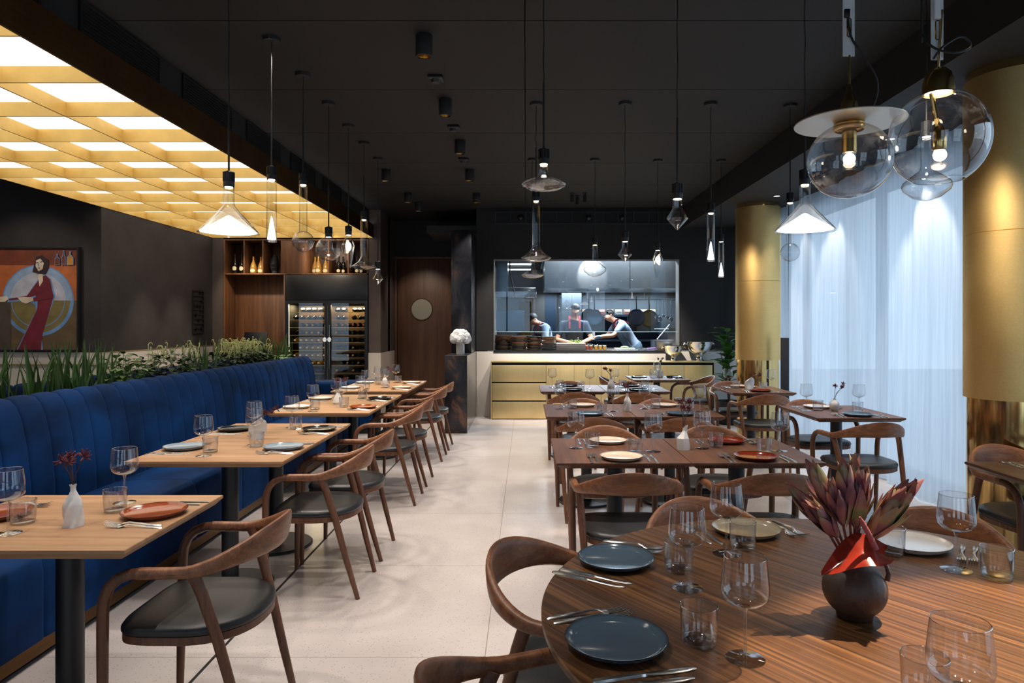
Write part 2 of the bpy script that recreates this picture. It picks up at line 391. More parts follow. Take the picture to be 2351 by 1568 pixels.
# sheer curtain, folded
def curtain(name, y0, y1, x, z0, z1, label, amp=.035, seed=1):
    R = random.Random(seed); n = int((y1-y0)*42); ph = 0; top = []; bot = []
    for i in range(n+1):
        y = y0 + (y1-y0)*i/n
        w = math.sin(y*13+R.random()*.5)*.5 + math.sin(y*5.1+1.3)*.3 + math.sin(y*31)*.25
        top.append((x + amp*w, y)); bot.append((x + amp*1.5*w - .02 + .012*math.sin(y*3), y))
    mb = MB(); rows = 14
    rs = []
    for k in range(rows+1):
        t = k/rows
        rs.append([(a[0]*(1-t)+b[0]*t, a[1], z1+(z0-z1)*t) for a, b in zip(top, bot)])
    mb.rings(rs, closed=False, cap0=False, cap1=False)
    o = mb.build(name, M['curtain'], ang=180)
    return tag(o, label, 'curtain')
curtain('sheer_curtain', 2.6, 8.62, 3.33, .012, 2.975, 'long sheer white curtain between the two brass columns', seed=3)
curtain('sheer_curtain', 8.75, 10.7, 3.33, .012, 2.975, 'sheer white curtain behind the far brass column', seed=5)
# brass columns
def column(x, y, label):
    t = thing('brass_column', label, 'column', (x, y, 0), group='brass columns by the curtain')
    MB().lathe([(.258, .0), (.258, 1.02)], seg=72, cap0=True, cap1=True).build('core', M['brass_core'], t)
    MB().lathe([(.262, 1.02), (.275, 1.012), (.275, 1.994), (.272, 1.996)], seg=72).build('lower_sleeve', M['brass_sleeve'], t)
    MB().lathe([(.272, 1.997), (.275, 2.0), (.275, 2.925), (.262, 2.928)], seg=72).build('upper_sleeve', M['brass_sleeve'], t)
    MB().lathe([(.262, 2.927), (.262, 2.979)], seg=72).build('collar', M['brass_core'], t)
    return t
column(2.95, 8.67, 'far brass-clad round column behind the window tables')
column(2.95, 4.1, 'near brass-clad round column at the edge of the room')
t = thing('black_stand', 'slim black upright panel standing against the sheer curtain', 'panel', (3.12, 8.22, 0))
MB().box(-.045, .045, -.02, .02, .01, 1.295, bev=.004).build('panel', M['matt_black'], t); MB().box(-.07, .07, -.1, .1, 0, .012, bev=.003).build('foot_plate', M['matt_black'], t)
# door
struct(bx('wall_door_light_block', M['matt_black'], -2.36, -1.28, DW+.075, DW+.2, 0, 2.7))  # unseen black block behind the door, added to stop light leaking round it
t = struct(bx('door_1', M['walnut_door'], -2.285, -1.335, DW+.02, DW+.065, .01, 2.62, bev=.003), 'tall walnut door with round porthole')
mb = MB(); mb.box(-2.33, -2.29, DW-.015, DW+.06, 0, 2.66); mb.box(-1.33, -1.29, DW-.015, DW+.06, 0, 2.66); mb.box(-2.29, -1.33, DW-.015, DW+.06, 2.625, 2.66)
mb.build('door_frame', M['walnut_door'], t, smooth=False)
mb = MB(); mb.lathe([(.0, 0), (.185, 0), (.19, .012)], seg=48); mb.xf(Matrix.Translation((-1.853, DW+.012, 1.73)) @ Matrix.Rotation(PI/2, 4, 'X'))
mb.build('porthole', flat('porthole_glass', srgb(150,142,122), .32, .25), t)
mb = MB(); mb.tube([(-1.853+.19*math.cos(a), DW+.012, 1.73+.19*math.sin(a)) for a in [2*PI*i/40 for i in range(40)]], .008, 6, loop=True)
mb.build('porthole_ring', M['bronze'], t)
# steel clad pillar with plinth
t = thing('patina_pillar', 'square pillar clad in patinated dark steel with coppery patches', 'pillar', (-.935, 9.93, 0))
L = lambda x, y, z: (x+.935, y-9.93, z)
def lb(x0, x1, y0, y1, z0, z1, b=.003): return MB().box(x0+.935, x1+.935, y0-9.93, y1-9.93, z0, z1, bev=b)
lb(-1.083, -.79, 9.93, 10.76, 1.042, 2.83).build('shaft', M['patina'], t)
lb(-1.085, -.788, 9.128, 10.76, 0, 1.04).build('plinth', M['patina'], t)
lb(-.788, -.783, 9.13, 10.76, .004, 1.036, 0).build('side_mirror', M['mirror_grey'], t)
# upper wall grille over the kitchen window
t = thing('ventilation_grille', 'long dark ventilation grille high above the kitchen window', 'vent', (.97, KW, 3.14))
MB().box(-1.45, 1.45, -.03, -.001, -.085, .085).build('backing', M['matt_black'], t)
mb = MB(); mb.box(-1.46, 1.46, -.05, -.03, .085, .1); mb.box(-1.46, 1.46, -.05, -.03, -.1, -.085)
for i in range(13): mb.box(-1.46+i*.2425, -1.445+i*.2425, -.045, -.03, -.085, .085)
mb.build('frame', flat('grille_blue_black', srgb(34,38,46), .5), t, smooth=False)
for i, x in enumerate((-1.05, .02, .55, 1.3)):
    MB().sphere((x, -.06, 0), .045, 12, 8).build('spot_head', M['black_metal'], t)
# ------------------------------------------------------------------ illuminated coffer over the banquette
LX0, LX1, LY0, LY1, LZ0, LZ1 = -5.06, -2.45, .126, 11.0, 2.855, 3.065
t = thing('light_canopy', 'huge brass coffered ceiling light with glowing white panels above the banquette', 'ceiling light', (-3.75, 5.5, LZ0))
def lc(*a, bev=0.0): return MB().box(a[0]+3.75, a[1]+3.75, a[2]-5.5, a[3]-5.5, a[4]-LZ0, a[5]-LZ0, bev=bev)
TH = .012
mb = MB()
yy = [LY0, 2.46, 4.8, 7.1, 9.2, LY1]
lc(LX1-TH, LX1, LY0, LY1, LZ0, LZ1).build('side_fascia', M['bronze'], t)
lc(LX0, LX0+TH, LY0, LY1, LZ0, LZ1).build('far_fascia', M['bronze'], t)
lc(LX0+TH, LX1-TH, LY1-TH, LY1-.001, LZ0, LZ1).build('end_fascia', M['gold_fin'], t)
lc(LX0+TH, LX1-TH, LY0, LY0+TH, LZ0, LZ1).build('front_fascia', M['bronze'], t)
lc(LX1-TH-.004, LX1-TH, LY0+TH, LY1-TH, LZ0+.001, 2.952).build('side_lining', M['gold_fin'], t)
lc(LX0+TH, LX0+TH+.004, LY0+TH, LY1-TH, LZ0+.001, 2.952).build('far_lining', M['gold_fin'], t)
for i in range(1, 4):
    x = LX0 + (LX1-LX0)*i/4
    lc(x-.006, x+.006, LY0+TH, LY1-TH, LZ0, 2.952).build('long_fin', M['gold_fin'], t)
n = 17
for i in range(1, n):
    y = LY0 + (LY1-LY0)*i/n
    lc(LX0+TH, LX1-TH, y-.006, y+.006, LZ0+.001, 2.952).build('cross_fin', M['gold_fin'], t)
lc(LX0+TH, LX1-TH, LY0+TH, LY1-TH, 2.953, 2.965).build('diffuser', M['diffuser'], t)
lc(LX0+.06, LX1-.06, LY0+.06, LY1-.06, 3.066, 3.299).build('recess_box', M['matt_black'], t)
# ventilation slots in the black recess
for i in range(6):
    y = 3.1 + i*1.15
    g = thing('recess_vent', 'dark slotted vent in the black recess above the bronze fascia', 'vent', (-2.505, y, 3.18), group='vents above the bronze fascia')
    mb = MB()
    for k in range(8): mb.box(0, .006, -.4, .4, -.075+k*.02, -.063+k*.02)
    mb.build('louvre', M['black_metal'], g, smooth=False)
    mb = MB(); mb.box(0, .008, -.42, .42, .086, .1); mb.box(0, .008, -.42, -.4, -.09, .086); mb.box(0, .008, .4, .42, -.09, .086); mb.box(0, .008, -.42, .42, -.1, -.09); mb.build('vent_frame', M['black_metal'], g, smooth=False)

# ------------------------------------------------------------------ banquette
def banquette(name, label, y0, y1, xf, flip=1, pitch=.18, x_off=0.0, top=1.067):
    t = thing(name, label, 'banquette', (x_off, (y0+y1)/2, 0))
    yc = (y0+y1)/2
    # channelled backrest: section in (x, z), swept along y with a groove at each seam
    sec = [(-2.60, .44), (-2.605, .60), (-2.625, .80), (-2.655, .95), (-2.685, 1.02), (-2.72, 1.058), (-2.765, top), (-2.81, 1.05), (-2.835, 1.01), (-2.845, .9), (-2.845, .10)]
    mb = MB(); n = int(round((y1-y0)/pitch)); rs = []
    prof = [(0.0, .0), (.04, .55), (.14, .85), (.32, 1.0), (.68, 1.0), (.86, .85), (.96, .55)]
    for i in range(n):
        for u, d in prof:
            y = y0 + (i+u)*(y1-y0)/n
            r = []
            for k, (x, z) in enumerate(sec):
                a = sec[max(k-1, 0)]; b = sec[min(k+1, len(sec)-1)]
                nx, nz = (b[1]-a[1]), -(b[0]-a[0]); l = math.hypot(nx, nz); q = .018*(d-1)
                e = 1.0
                if i == 0 and u < .3: e = 1
                r.append((flip*(x + q*nx/l), y-yc, z + q*nz/l))
            rs.append(r)
    rs.append([(flip*x, y1-yc, z) for x, z in sec])
    mb.rings(rs, closed=False, cap0=True, cap1=True)
    mb.build('backrest', M['velvet'], t, ang=50)
    # seat cushion, seams at every second channel
    mb = MB(); ss = [(-2.60, .43), (-2.60, .455), (-2.45, .468), (-2.2, .468), (-2.13, .46), (-2.10, .43), (-2.09, .38), (-2.09, .09), (-2.6, .09)]
    m = max(1, int(round((y1-y0)/.72))); rs = []
    for i in range(m):
        for u, d in ((0, 0), (.012, .6), (.04, 1), (.96, 1), (.988, .6)):
            y = y0+(i+u)*(y1-y0)/m
            rs.append([(flip*(x - (.010*(1-d) if z < .45 and x > -2.5 else 0)), y-yc, z-(.010*(1-d) if z > .44 else 0)) for x, z in ss])
    rs.append([(flip*x, y1-yc, z) for x, z in ss])
    mb.rings(rs, closed=True); mb.build('seat', M['velvet'], t, ang=50)
    mb = MB(); mb.box(min(flip*-2.6, flip*-2.096), max(flip*-2.6, flip*-2.096), y0-yc+.01, y1-yc-.01, .03, .09); mb.build('toe_strip', M['bronze'], t, smooth=False)
    mb = MB(); mb.box(min(flip*-2.8, flip*-2.13), max(flip*-2.8, flip*-2.13), y0-yc+.02, y1-yc-.02, 0, .03); mb.build('plinth', M['matt_black'], t, smooth=False)
    return t
banquette('banquette', 'long blue velvet channel-tufted banquette along the oak tables', .9, 8.5, -2.09)
banquette('banquette', 'second blue banquette behind the planter, seen through the plants', 2.2, 7.7, -2.09, flip=-1, x_off=-6.10, top=1.0)
t = thing('bench', 'low blue upholstered bench in front of the wine fridge', 'bench', (-2.45, 9.3, 0))
MB().box(-.38, .42, -.22, .22, .08, .69, bev=.05, seg=4).build('upholstery', M['velvet'], t); MB().box(-.36, .4, -.2, .2, 0, .08).build('plinth', M['matt_black'], t)
# planter between the two banquettes
t = thing('planter_box', 'long dark planter trough behind the blue banquette back', 'planter', (-3.05, 5.0, 0))
mb = MB(); mb.box(-.18, .18, -2.75, 3.6, 0, .94); mb.build('trough', M['matt_black'], t, smooth=False)
MB().box(-.165, .165, -2.73, 3.58, .94, .955).build('soil', flat('soil', srgb(36,26,20), .95, var=.4, vscale=60), t)

# ------------------------------------------------------------------ tables
def top_mb(x0, x1, y0, y1, ch=.03, z0=.716, z1=.75):
    mb = MB(); r = lambda d, z: [(x0+d, y0+d, z), (x1-d, y0+d, z), (x1-d, y1-d, z), (x0+d, y1-d, z)]
    mb.rings([r(ch, z0), r(.0, z1-.012), r(0, z1-.002), r(.002, z1)]); return mb
def pedestal(t, x, y, r=.23):
    MB().lathe([(.0446, .018), (.0446, .712)], (x, y, 0), 32, True, True).build('pedestal', M['black_metal'], t)
    MB().lathe([(r, 0), (r, .012), (r-.006, .018), (.02, .020)], (x, y, 0), 48, True, True).build('base_plate', M['black_metal'], t)
    mb = MB(); mb.box(x-.2, x+.2, y-.03, y+.03, .706, .717); mb.box(x-.03, x+.03, y-.2, y+.2, .706, .717); mb.build('bracket', M['black_metal'], t, smooth=False)
def table(label, x0, x1, y0, y1, m, peds, group, ch=.03):
    cx, cy = (x0+x1)/2, (y0+y1)/2
    t = thing('dining_table', label, 'table', (cx, cy, 0), group=group)
    top_mb(x0-cx, x1-cx, y0-cy, y1-cy, ch).build('tabletop', m, t, ang=20)
    for p in peds: pedestal(t, p[0]-cx, p[1]-cy)
    return t
OX0, OX1 = -2.06, -1.246
G1, G2 = 'oak tables along the banquette', 'walnut tables'
table('nearest oak table at the blue banquette, for two', OX0, OX1, 2.12, 2.81, M['oak'], [(-1.645, 2.465)], G1, .022)
table('second oak table from the camera along the blue banquette, for four', OX0, OX1, 3.50, 4.853, M['oak'], [(-1.645, 3.80), (-1.645, 4.50)], G1, .022)
table('third oak table from the camera along the blue banquette', OX0, OX1, 5.43, 6.86, M['oak'], [(-1.645, 5.78), (-1.645, 6.5)], G1, .022)
table('farthest oak table, at the far end of the blue banquette', OX0, OX1, 7.20, 8.58, M['oak'], [(-1.645, 7.54), (-1.645, 8.24)], G1, .022)
XA, XM, XB = .155, .842, 1.526
ROWS = [('front row', 3.46, 4.215), ('middle row', 5.20, 6.03), ('back row', 7.17, 7.95)]
for nm, y0, y1 in ROWS:
    table('walnut table on the aisle side of the %s' % nm, XA, XM-.002, y0, y1, M['walnut_table'], [(.50, (y0+y1)/2)], G2)
    table('walnut table on the window side of the %s' % nm, XM+.002, XB, y0, y1, M['walnut_table'], [(1.185, (y0+y1)/2)], G2)
table('walnut table standing alone before the brass sideboard', 1.37, 2.10, 8.68, 9.40, M['walnut_table'], [(1.735, 9.04)], G2)
table('walnut table beside the sheer curtain', 2.19, 2.86, 5.13, 5.94, M['walnut_table'], [(2.52, 5.54)], G2)
table('walnut table in front of the far brass column', 2.13, 2.79, 7.03, 7.86, M['walnut_table'], [(2.46, 7.45)], G2)
table('walnut table in front of the near brass column, cut by the frame', 2.25, 2.93, 2.72, 3.5, M['walnut_table'], [(2.6, 3.1)], G2)
table('oak table of the second banquette, hidden behind the planter', -4.75, -3.95, 3.5, 4.9, M['oak'], [(-4.35, 3.8), (-4.35, 4.6)], G1, .022)
# round table
RC, RR = (.858, 1.659), .82
t = thing('round_table', 'big round walnut table in the near corner with striped grain', 'table', (RC[0], RC[1], 0))
mb = MB(); mb.lathe([(.0, .712), (RR-.03, .712), (RR, .735), (RR, .747), (RR-.003, .75), (.0, .75)], seg=128); mb.build('tabletop', M['walnut_round'], t, ang=20)
MB().lathe([(.07, .02), (.07, .712)], seg=32, cap0=True, cap1=True).build('pedestal', M['black_metal'], t)
MB().lathe([(.36, 0), (.36, .012), (.35, .02), (.02, .022)], seg=64, cap0=True, cap1=True).build('base_plate', M['black_metal'], t)

# ------------------------------------------------------------------ chairs
def sm(a, b, x):
    x = max(0, min(1, (x-a)/(b-a))); return x*x*(3-2*x)
def make_chair():
    t = thing('armchair', 'walnut armchair', 'chair')
    # backrest and arms: one swept bar that widens to a tall plank behind
    path = []
    for i in range(-20, 21):
        a = i/20
        if abs(a) <= .72:
            ph = abs(a)/.72*PI/2; x = .253*math.sin(ph); y = -.015-.238*math.cos(ph); w = math.cos(ph)
        else:
            u = (abs(a)-.72)/.28; x = .253+.004*u; y = -.015+.135*u; w = 0
        path.append((math.copysign(x, a), y, max(0, w)))
    mb = MB(); rs = []; n = len(path)
    for i, (x, y, w) in enumerate(path):
        p0, p1 = path[max(i-1, 0)], path[min(i+1, n-1)]
        tx, ty = p1[0]-p0[0], p1[1]-p0[1]; l = math.hypot(tx, ty); nx, ny = ty/l, -tx/l   # outward-ish normal
        ws = w**1.55
        zb = .637+.030*sm(0, 1, w); zt = .673+.106*ws
        th = .034 - .012*ws
        zc, hh = (zb+zt)/2, (zt-zb)/2
        ring = []
        for k in range(14):
            an = 2*PI*k/14
            ce, se = math.cos(an), math.sin(an)
            e = .55
            u = math.copysign(abs(ce)**e, ce)*th/2; v = math.copysign(abs(se)**(.8), se)*hh
            lean = -.16*(v)*ws          # plank leans back
            # outward is (x,y) away from the seat centre
            ox, oy = nx, ny
            if ox*x + oy*(y+.0) < 0 and w > 0.02: ox, oy = -ox, -oy
            if w <= .02: ox, oy = math.copysign(1, x), 0
            ring.append((x+ox*(u+(-lean)), y+oy*(u+(-lean)), zc+v))
        rs.append(ring)
    mb.rings(rs); mb.build('backrest', M['walnut_chair'], t, ang=60)
    for s in (-1, 1):
        # front leg continues the arm in a bend
        pts = [(s*.257, .118, .655), (s*.257, .15, .652), (s*.257, .185, .637), (s*.2565, .212, .612), (s*.256, .228, .575), (s*.2555, .234, .53), (s*.253, .236, .4), (s*.249, .238, .2), (s*.245, .24, .0)]
        MB().tube(pts, [.0175, .0178, .018, .018, .018, .018, .0175, .016, .013], 12).build('leg', M['walnut_leg'], t, ang=60)
        pts = [(s*.243, -.045, .652), (s*.240, -.058, .625), (s*.236, -.075, .58), (s*.226, -.12, .43), (s*.213, -.178, .2), (s*.200, -.232, 0)]
        MB().tube(pts, [.021, .019, .0185, .018, .016, .012], 12).build('leg', M['walnut_leg'], t, ang=60)
    def outline(sc):
        pts = []
        for i in range(48):
            a = 2*PI*i/48; c, q = math.cos(a), math.sin(a)
            if q >= 0: x = .236*math.copysign(abs(c)**.45, c); y = .225*abs(q)**.38
            else: x = .236*math.copysign(abs(c)**.85, c); y = -.215*abs(q)**.95
            pts.append((x*sc, y*sc+.01))
        return pts
    def lay(sc, z): return [(x, y, z) for x, y in outline(sc)]
    MB().rings([lay(.93, .405), lay(.985, .412), lay(.985, .437)]).build('seat_frame', M['walnut_leg'], t)
    MB().rings([lay(.98, .437), lay(1.0, .445), lay(1.0, .455), lay(.97, .466), lay(.88, .472), lay(.6, .470), lay(.2, .466)]).build('seat', M['leather'], t, ang=60)
    return t
chairP = Proto(make_chair())
CG = 'walnut armchairs with black seats'
def chair(x, y, d, lab):
    """d: direction the chair faces, degrees from +X"""
    chairP.put((x, y, 0), math.radians(d-90), lab, CG)
A = 'walnut armchair, black seat, '
chair(-1.12, 2.44, 180, A+'at the nearest oak table, closest to the camera on the aisle')
chair(-1.12, 3.81, 180, A+'at the near end of the second oak table')
chair(-1.12, 4.39, 180, A+'at the far end of the second oak table')
chair(-1.12, 5.67, 180, A+'at the near end of the third oak table')
chair(-1.12, 6.31, 180, A+'at the far end of the third oak table')
chair(-1.12, 7.43, 180, A+'at the near end of the farthest oak table')
chair(-1.12, 8.08, 180, A+'at the far end of the farthest oak table')
for (nm, y0, y1), yn, yf in zip(ROWS, (3.36, 5.215, 7.08), (4.32, 6.01, 7.95)):
    for sd, xn, xf in (('aisle-side', .50, .52), ('window-side', 1.165, 1.22)):
        chair(xn, yn, 90, A+'seen from behind at the %s walnut table, %s' % (sd, nm))
        chair(xf, yf, 270, A+'far side of the %s walnut table, %s' % (sd, nm))
chair(1.235, 9.0, -8, A+'on the aisle side of the table before the sideboard')
chair(2.235, 9.05, 186, A+'on the plant side of the table before the sideboard')
chair(2.45, 4.97, 94, A+'back to the camera, at the curtain-side table')
chair(2.52, 5.93, 270, A+'behind the curtain-side table, facing the camera')
chair(2.38, 6.90, 92, A+'back to the camera, at the far-column table')
chair(2.42, 7.95, 270, A+'behind the table at the far brass column')
chair(2.66, 3.60, 275, A+'behind the table at the near brass column')
def rchair(ang, dist, lab, face=None):
    a = math.radians(ang); chair(RC[0]+dist*math.cos(a), RC[1]+dist*math.sin(a), (face if face is not None else ang+180), lab)
rchair(153.5, .79, A+'on the aisle side of the big round table')
rchair(200, .862, A+'nearest the camera at the big round table, half out of frame')
rchair(102, .78, A+'far side of the round table, behind the taupe plate')
rchair(52, .83, A+'at the round table behind the white plate and bouquet')
# ------------------------------------------------------------------ tableware
def plate_mat(name, col, rim, rough=.12):
    m, nt, b = mat(name)
    tc = nt.nodes.new('ShaderNodeTexCoord'); ln = nt.nodes.new('ShaderNodeVectorMath'); ln.operation = 'LENGTH'
    mp = nt.nodes.new('ShaderNodeMapping'); mp.inputs['Scale'].default_value = (1,1,0); nt.links.new(tc.outputs['Object'], mp.inputs[0]); nt.links.new(mp.outputs[0], ln.inputs[0])
    n = N(nt, 'ShaderNodeTexNoise', Scale=9.0, Detail=3.0); nt.links.new(coords(nt, rand=9), n.inputs['Vector'])
    c2 = tuple(x*.85 for x in col[:3])+(1,)
    r = ramp(nt, [(.3, c2), (.7, col)], n.outputs[0])
    rr = ramp(nt, [(.0, (0,0,0,1)), (.1075, (0,0,0,1)), (.1115, (1,1,1,1))], ln.outputs['Value'])
    mx = N(nt, 'ShaderNodeMix', data_type='RGBA'); nt.links.new(rr.outputs[0], mx.inputs[0]); nt.links.new(r.outputs[0], mx.inputs[6]); mx.inputs[7].default_value = rim
    nt.links.new(mx.outputs[2], b.inputs['Base Color']); b.inputs['Roughness'].default_value = rough; b.inputs['Coat Weight'].default_value = .3; b.inputs['Coat Roughness'].default_value = .05
    return m
PM = {'orange': plate_mat('plate_orange', srgb(150,70,36), srgb(60,28,18)), 'red-brown': plate_mat('plate_redbrown', srgb(122,40,22), srgb(40,18,14)),
      'blue-grey': plate_mat('plate_bluegrey', srgb(140,156,168), srgb(60,66,74)), 'dark blue': plate_mat('plate_slate', srgb(80,98,114), srgb(38,42,48)),
      'black': plate_mat('plate_black', srgb(34,36,42), srgb(24,24,26)), 'cream': plate_mat('plate_cream', srgb(222,200,178), srgb(70,56,46)),
      'white': plate_mat('plate_white', srgb(230,226,220), srgb(150,118,76)), 'taupe': plate_mat('plate_taupe', srgb(160,148,126), srgb(96,80,58))}
PL = {}
def make_plate(k):
    mb = MB(); mb.lathe([(0, .004), (.075, .004), (.085, 0), (.09, .001), (.104, .009), (.112, .018), (.1125, .0195), (.1105, .0195), (.101, .0105), (.09, .0075), (0, .0075)], seg=56)
    o = mb.build('plate', PM[k], ang=50); return tag(o, 'plate', 'plate')
def plate(k, x, y, z, lab, rz=0, sc=1.0):
    if k not in PL: PL[k] = Proto(make_plate(k))
    o = PL[k].put((x, y, z), rz, lab, 'dinner plates'); o.scale = (sc, sc, 1)
def make_wine():
    t = thing('wine_glass', 'wine glass', 'glass')
    mb = MB(); mb.lathe([(.003, .1105), (.02, .1125), (.038, .120), (.0475, .131), (.0502, .143), (.0495, .160), (.0468, .185), (.0438, .2145), (.0432, .2145)], seg=40); mb.mi = 1
    mb.tube([(.0435*math.cos(2*PI*i/40), .0435*math.sin(2*PI*i/40), .2148) for i in range(40)], .0009, 5, loop=True); mb.build('bowl', [M['glass'], M['solidglass']], t, ang=70)
    MB().lathe([(.0035, .004), (.0032, .05), (.0034, .095), (.006, .107), (.012, .1115)], seg=12, cap0=True, cap1=True).build('stem', M['solidglass'], t, ang=70)
    MB().lathe([(0, 0), (.040, 0), (.0405, .0012), (.03, .0028), (.012, .005), (.0035, .0085)], seg=40, cap0=False, cap1=True).build('foot', M['solidglass'], t, ang=50)
    return t
def make_tumbler():
    t = thing('tumbler', 'tumbler', 'glass')
    mb = MB(); mb.lathe([(.0375, .008), (.0395, .03), (.0412, .082), (.0405, .082), (.0385, .03), (.0365, .0095)], seg=40); mb.mi = 1
    mb.tube([(.0409*math.cos(2*PI*i/40), .0409*math.sin(2*PI*i/40), .0822) for i in range(40)], .001, 5, loop=True); mb.build('glass_wall', [M['glass'], M['solidglass']], t, ang=60)
    MB().lathe([(0, 0), (.035, 0), (.0372, .003), (.0375, .0085), (.03, .0105), (0, .008)], seg=40).build('base', M['solidglass'], t, ang=50)
    return t
wineP, tumP = Proto(make_wine()), Proto(make_tumbler())
def make_fork():
    mb = MB()
    # handle and neck as a flat swept bar along +Y (tines forward)
    st = [(-.10, .0055, .0, .0022), (-.095, .0085, .0005, .003), (-.06, .0075, .002, .0032), (-.02, .0042, .006, .003), (.015, .0035, .010, .0028), (.032, .0055, .0075, .0022), (.042, .0115, .004, .0018), (.054, .0125, .0025, .0016)]
    rs = []
    for y, w, z, h in st: rs.append([(-w, y, z), (-w*.6, y, z+h), (w*.6, y, z+h), (w, y, z)])
    mb.rings(rs)
    for k in range(4):
        x = -.0098+k*.00653
        rs = []
        for y, w, z in ((.052, .0026, .0025), (.07, .0021, .003), (.09, .0017, .007), (.102, .0010, .012)):
            rs.append([(x-w, y, z), (x-w, y, z+.0016), (x+w, y, z+.0016), (x+w, y, z)])
        mb.rings(rs)
    o = mb.build('fork', M['cutlery'], ang=50); return tag(o, 'fork', 'fork')
def make_knife():
    mb = MB()
    st = [(-.11, .005, .0, .003), (-.105, .008, .0, .0042), (-.06, .0075, .0, .005), (-.01, .0055, .0, .0055), (.0, .0052, .0, .005), (.006, .0085, .001, .0022), (.06, .0095, .001, .0018), (.09, .0085, .001, .0016), (.108, .0045, .001, .0014), (.113, .001, .001, .001)]
    mb.rings([[(-w, y, z), (-w*.7, y, z+h), (w*.7, y, z+h), (w, y, z)] for y, w, z, h in st])
    o = mb.build('knife', M['cutlery'], ang=50); return tag(o, 'knife', 'knife')
forkP, knifeP = Proto(make_fork()), Proto(make_knife())
TZ = .7502
def setting(px, py, ang, col, where, forks=True, knives=True, wine=(.205, .21), tum=(.105, .172), fo=None, ko=None, ps=1.0):
    """px,py plate centre; ang: direction to the table middle in degrees; offsets are (right, forward)"""
    a = math.radians(ang); f = (math.cos(a), math.sin(a)); r = (f[1], -f[0]); rz = a-PI/2
    P = lambda o: (px+r[0]*o[0]+f[0]*o[1], py+r[1]*o[0]+f[1]*o[1], TZ)
    j = lambda s: rnd.uniform(-s, s)
    plate(col, px, py, TZ, '%s plate, %s' % (col, where), rz, ps)
    if wine: wineP.put(P((wine[0]+j(.008), wine[1]+j(.008))), j(3), 'wine glass by the %s plate, %s' % (col.replace(' ', '-'), where), 'stemmed wine glasses')
    if tum: tumP.put(P((tum[0]+j(.006), tum[1]+j(.006))), j(3), 'clear tumbler by the %s plate, %s' % (col.replace(' ', '-'), where), 'clear tumblers')
    c = col.replace(' ', '-')
    if forks:
        for q, (nm, o) in enumerate((('inner', (-.132, -.0)), ('outer', (-.163, -.012)))):
            o = fo[q] if fo else o
            forkP.put(P((o[0]+j(.002), o[1]+j(.006))), rz+j(.04), '%s steel fork by the %s plate, %s' % (nm, c, where), 'steel forks')
    if knives:
        for q, (nm, o) in enumerate((('inner', (.136, -.0)), ('outer', (.17, -.012)))):
            o = ko[q] if ko else o
            knifeP.put(P((o[0]+j(.002), o[1]+j(.006))), rz+j(.04), '%s steel knife by the %s plate, %s' % (nm, c, where), 'steel knives')
XW, XI = -1.93, -1.37
setting(XI, 2.52, 180, 'orange', 'aisle-side seat of the nearest oak table', wine=(.17, .215), tum=(.05, .172))
setting(XW, 2.49, 0, 'orange', 'banquette-side seat of the nearest oak table', wine=(.20, .195), tum=(.085, .15))
def oak(name, ya, yb, cols):
    for (yy, en) in ((ya, 'near'), (yb, 'far')):
        ci, cw = cols.pop(0)
        setting(XI, yy, 180, ci, '%s aisle-side seat of the %s oak table' % (en, name), wine=(.12, .215), tum=(.07, .18))
        setting(XW, yy, 0, cw, '%s banquette-side seat of the %s oak table' % (en, name), wine=(.22, .21), tum=(.10, .19))
oak('second', 3.86, 4.53, [('blue-grey', 'blue-grey'), ('black', 'black')])
oak('third', 5.75, 6.42, [('orange', 'white'), ('black', 'white')])
oak('farthest', 7.53, 8.2, [('cream', 'white'), ('cream', 'white')])
cols = {('front row', 0): ('cream', 'cream'), ('front row', 1): ('red-brown', 'red-brown'), ('middle row', 0): ('dark blue', 'cream'), ('middle row', 1): ('dark blue', 'cream'), ('back row', 0): ('black', 'black'), ('back row', 1): ('black', 'black')}
for nm, y0, y1 in ROWS:
    for q, (xc, sd) in enumerate(((.50, 'aisle-side'), (1.205, 'window-side'))):
        a, b = cols[(nm, q)]
        setting(xc, y0+.112, 90, a, 'near seat of the %s %s table' % (nm.replace(' ', '-'), sd))
        setting(xc-.01, y1-.15, 270, b, 'far seat of the %s %s table' % (nm.replace(' ', '-'), sd), wine=(.20, .19), tum=(.105, .15))
setting(1.50, 9.03, 0, 'black', 'aisle-side seat of the sideboard table', wine=(.17, .2), tum=(.09, .17))
setting(1.97, 9.05, 180, 'black', 'plant-side seat of the sideboard table', wine=(.15, .2), tum=(.09, .17))
setting(2.56, 5.26, 90, 'dark blue', 'near seat of the curtain-side table', wine=(.16, .30), tum=(.09, .19))
setting(2.46, 5.76, 270, 'white', 'far seat of the curtain-side table', wine=(.16, .17), tum=(.06, .17))
setting(2.47, 7.18, 90, 'red-brown', 'near seat of the far-column table', wine=(.19, .2), tum=(.1, .2))
setting(2.42, 7.70, 270, 'cream', 'far seat of the far-column table', wine=(.18, .17), tum=(.09, .14))
setting(2.60, 3.36, 270, 'white', 'far seat of the near-column table', wine=None, tum=None)
def rset(ang, d, col, where, wine, tum, **k):
    a = math.radians(ang); x, y = RC[0]+d*math.cos(a), RC[1]+d*math.sin(a)
    setting(x, y, ang+180, col, where, wine=None, tum=None, **k)
    c = col.replace(' ', '-')
    if wine: wineP.put((wine[0], wine[1], TZ), 0, 'wine glass by the %s plate, %s' % (c, where), 'stemmed wine glasses')
    if tum: tumP.put((tum[0], tum[1], TZ), 0, 'clear tumbler by the %s plate, %s' % (c, where), 'clear tumblers')
rset(149, .69, 'dark blue', 'round table seat at the aisle chair', (.43, 1.816), (.436, 1.945))
rset(194, .68, 'dark blue', 'round table seat closest to the camera', (.46, 1.43), (.382, 1.505))
rset(100, .655, 'taupe', 'far seat of the round table', (.613, 2.085), (.681, 2.142))
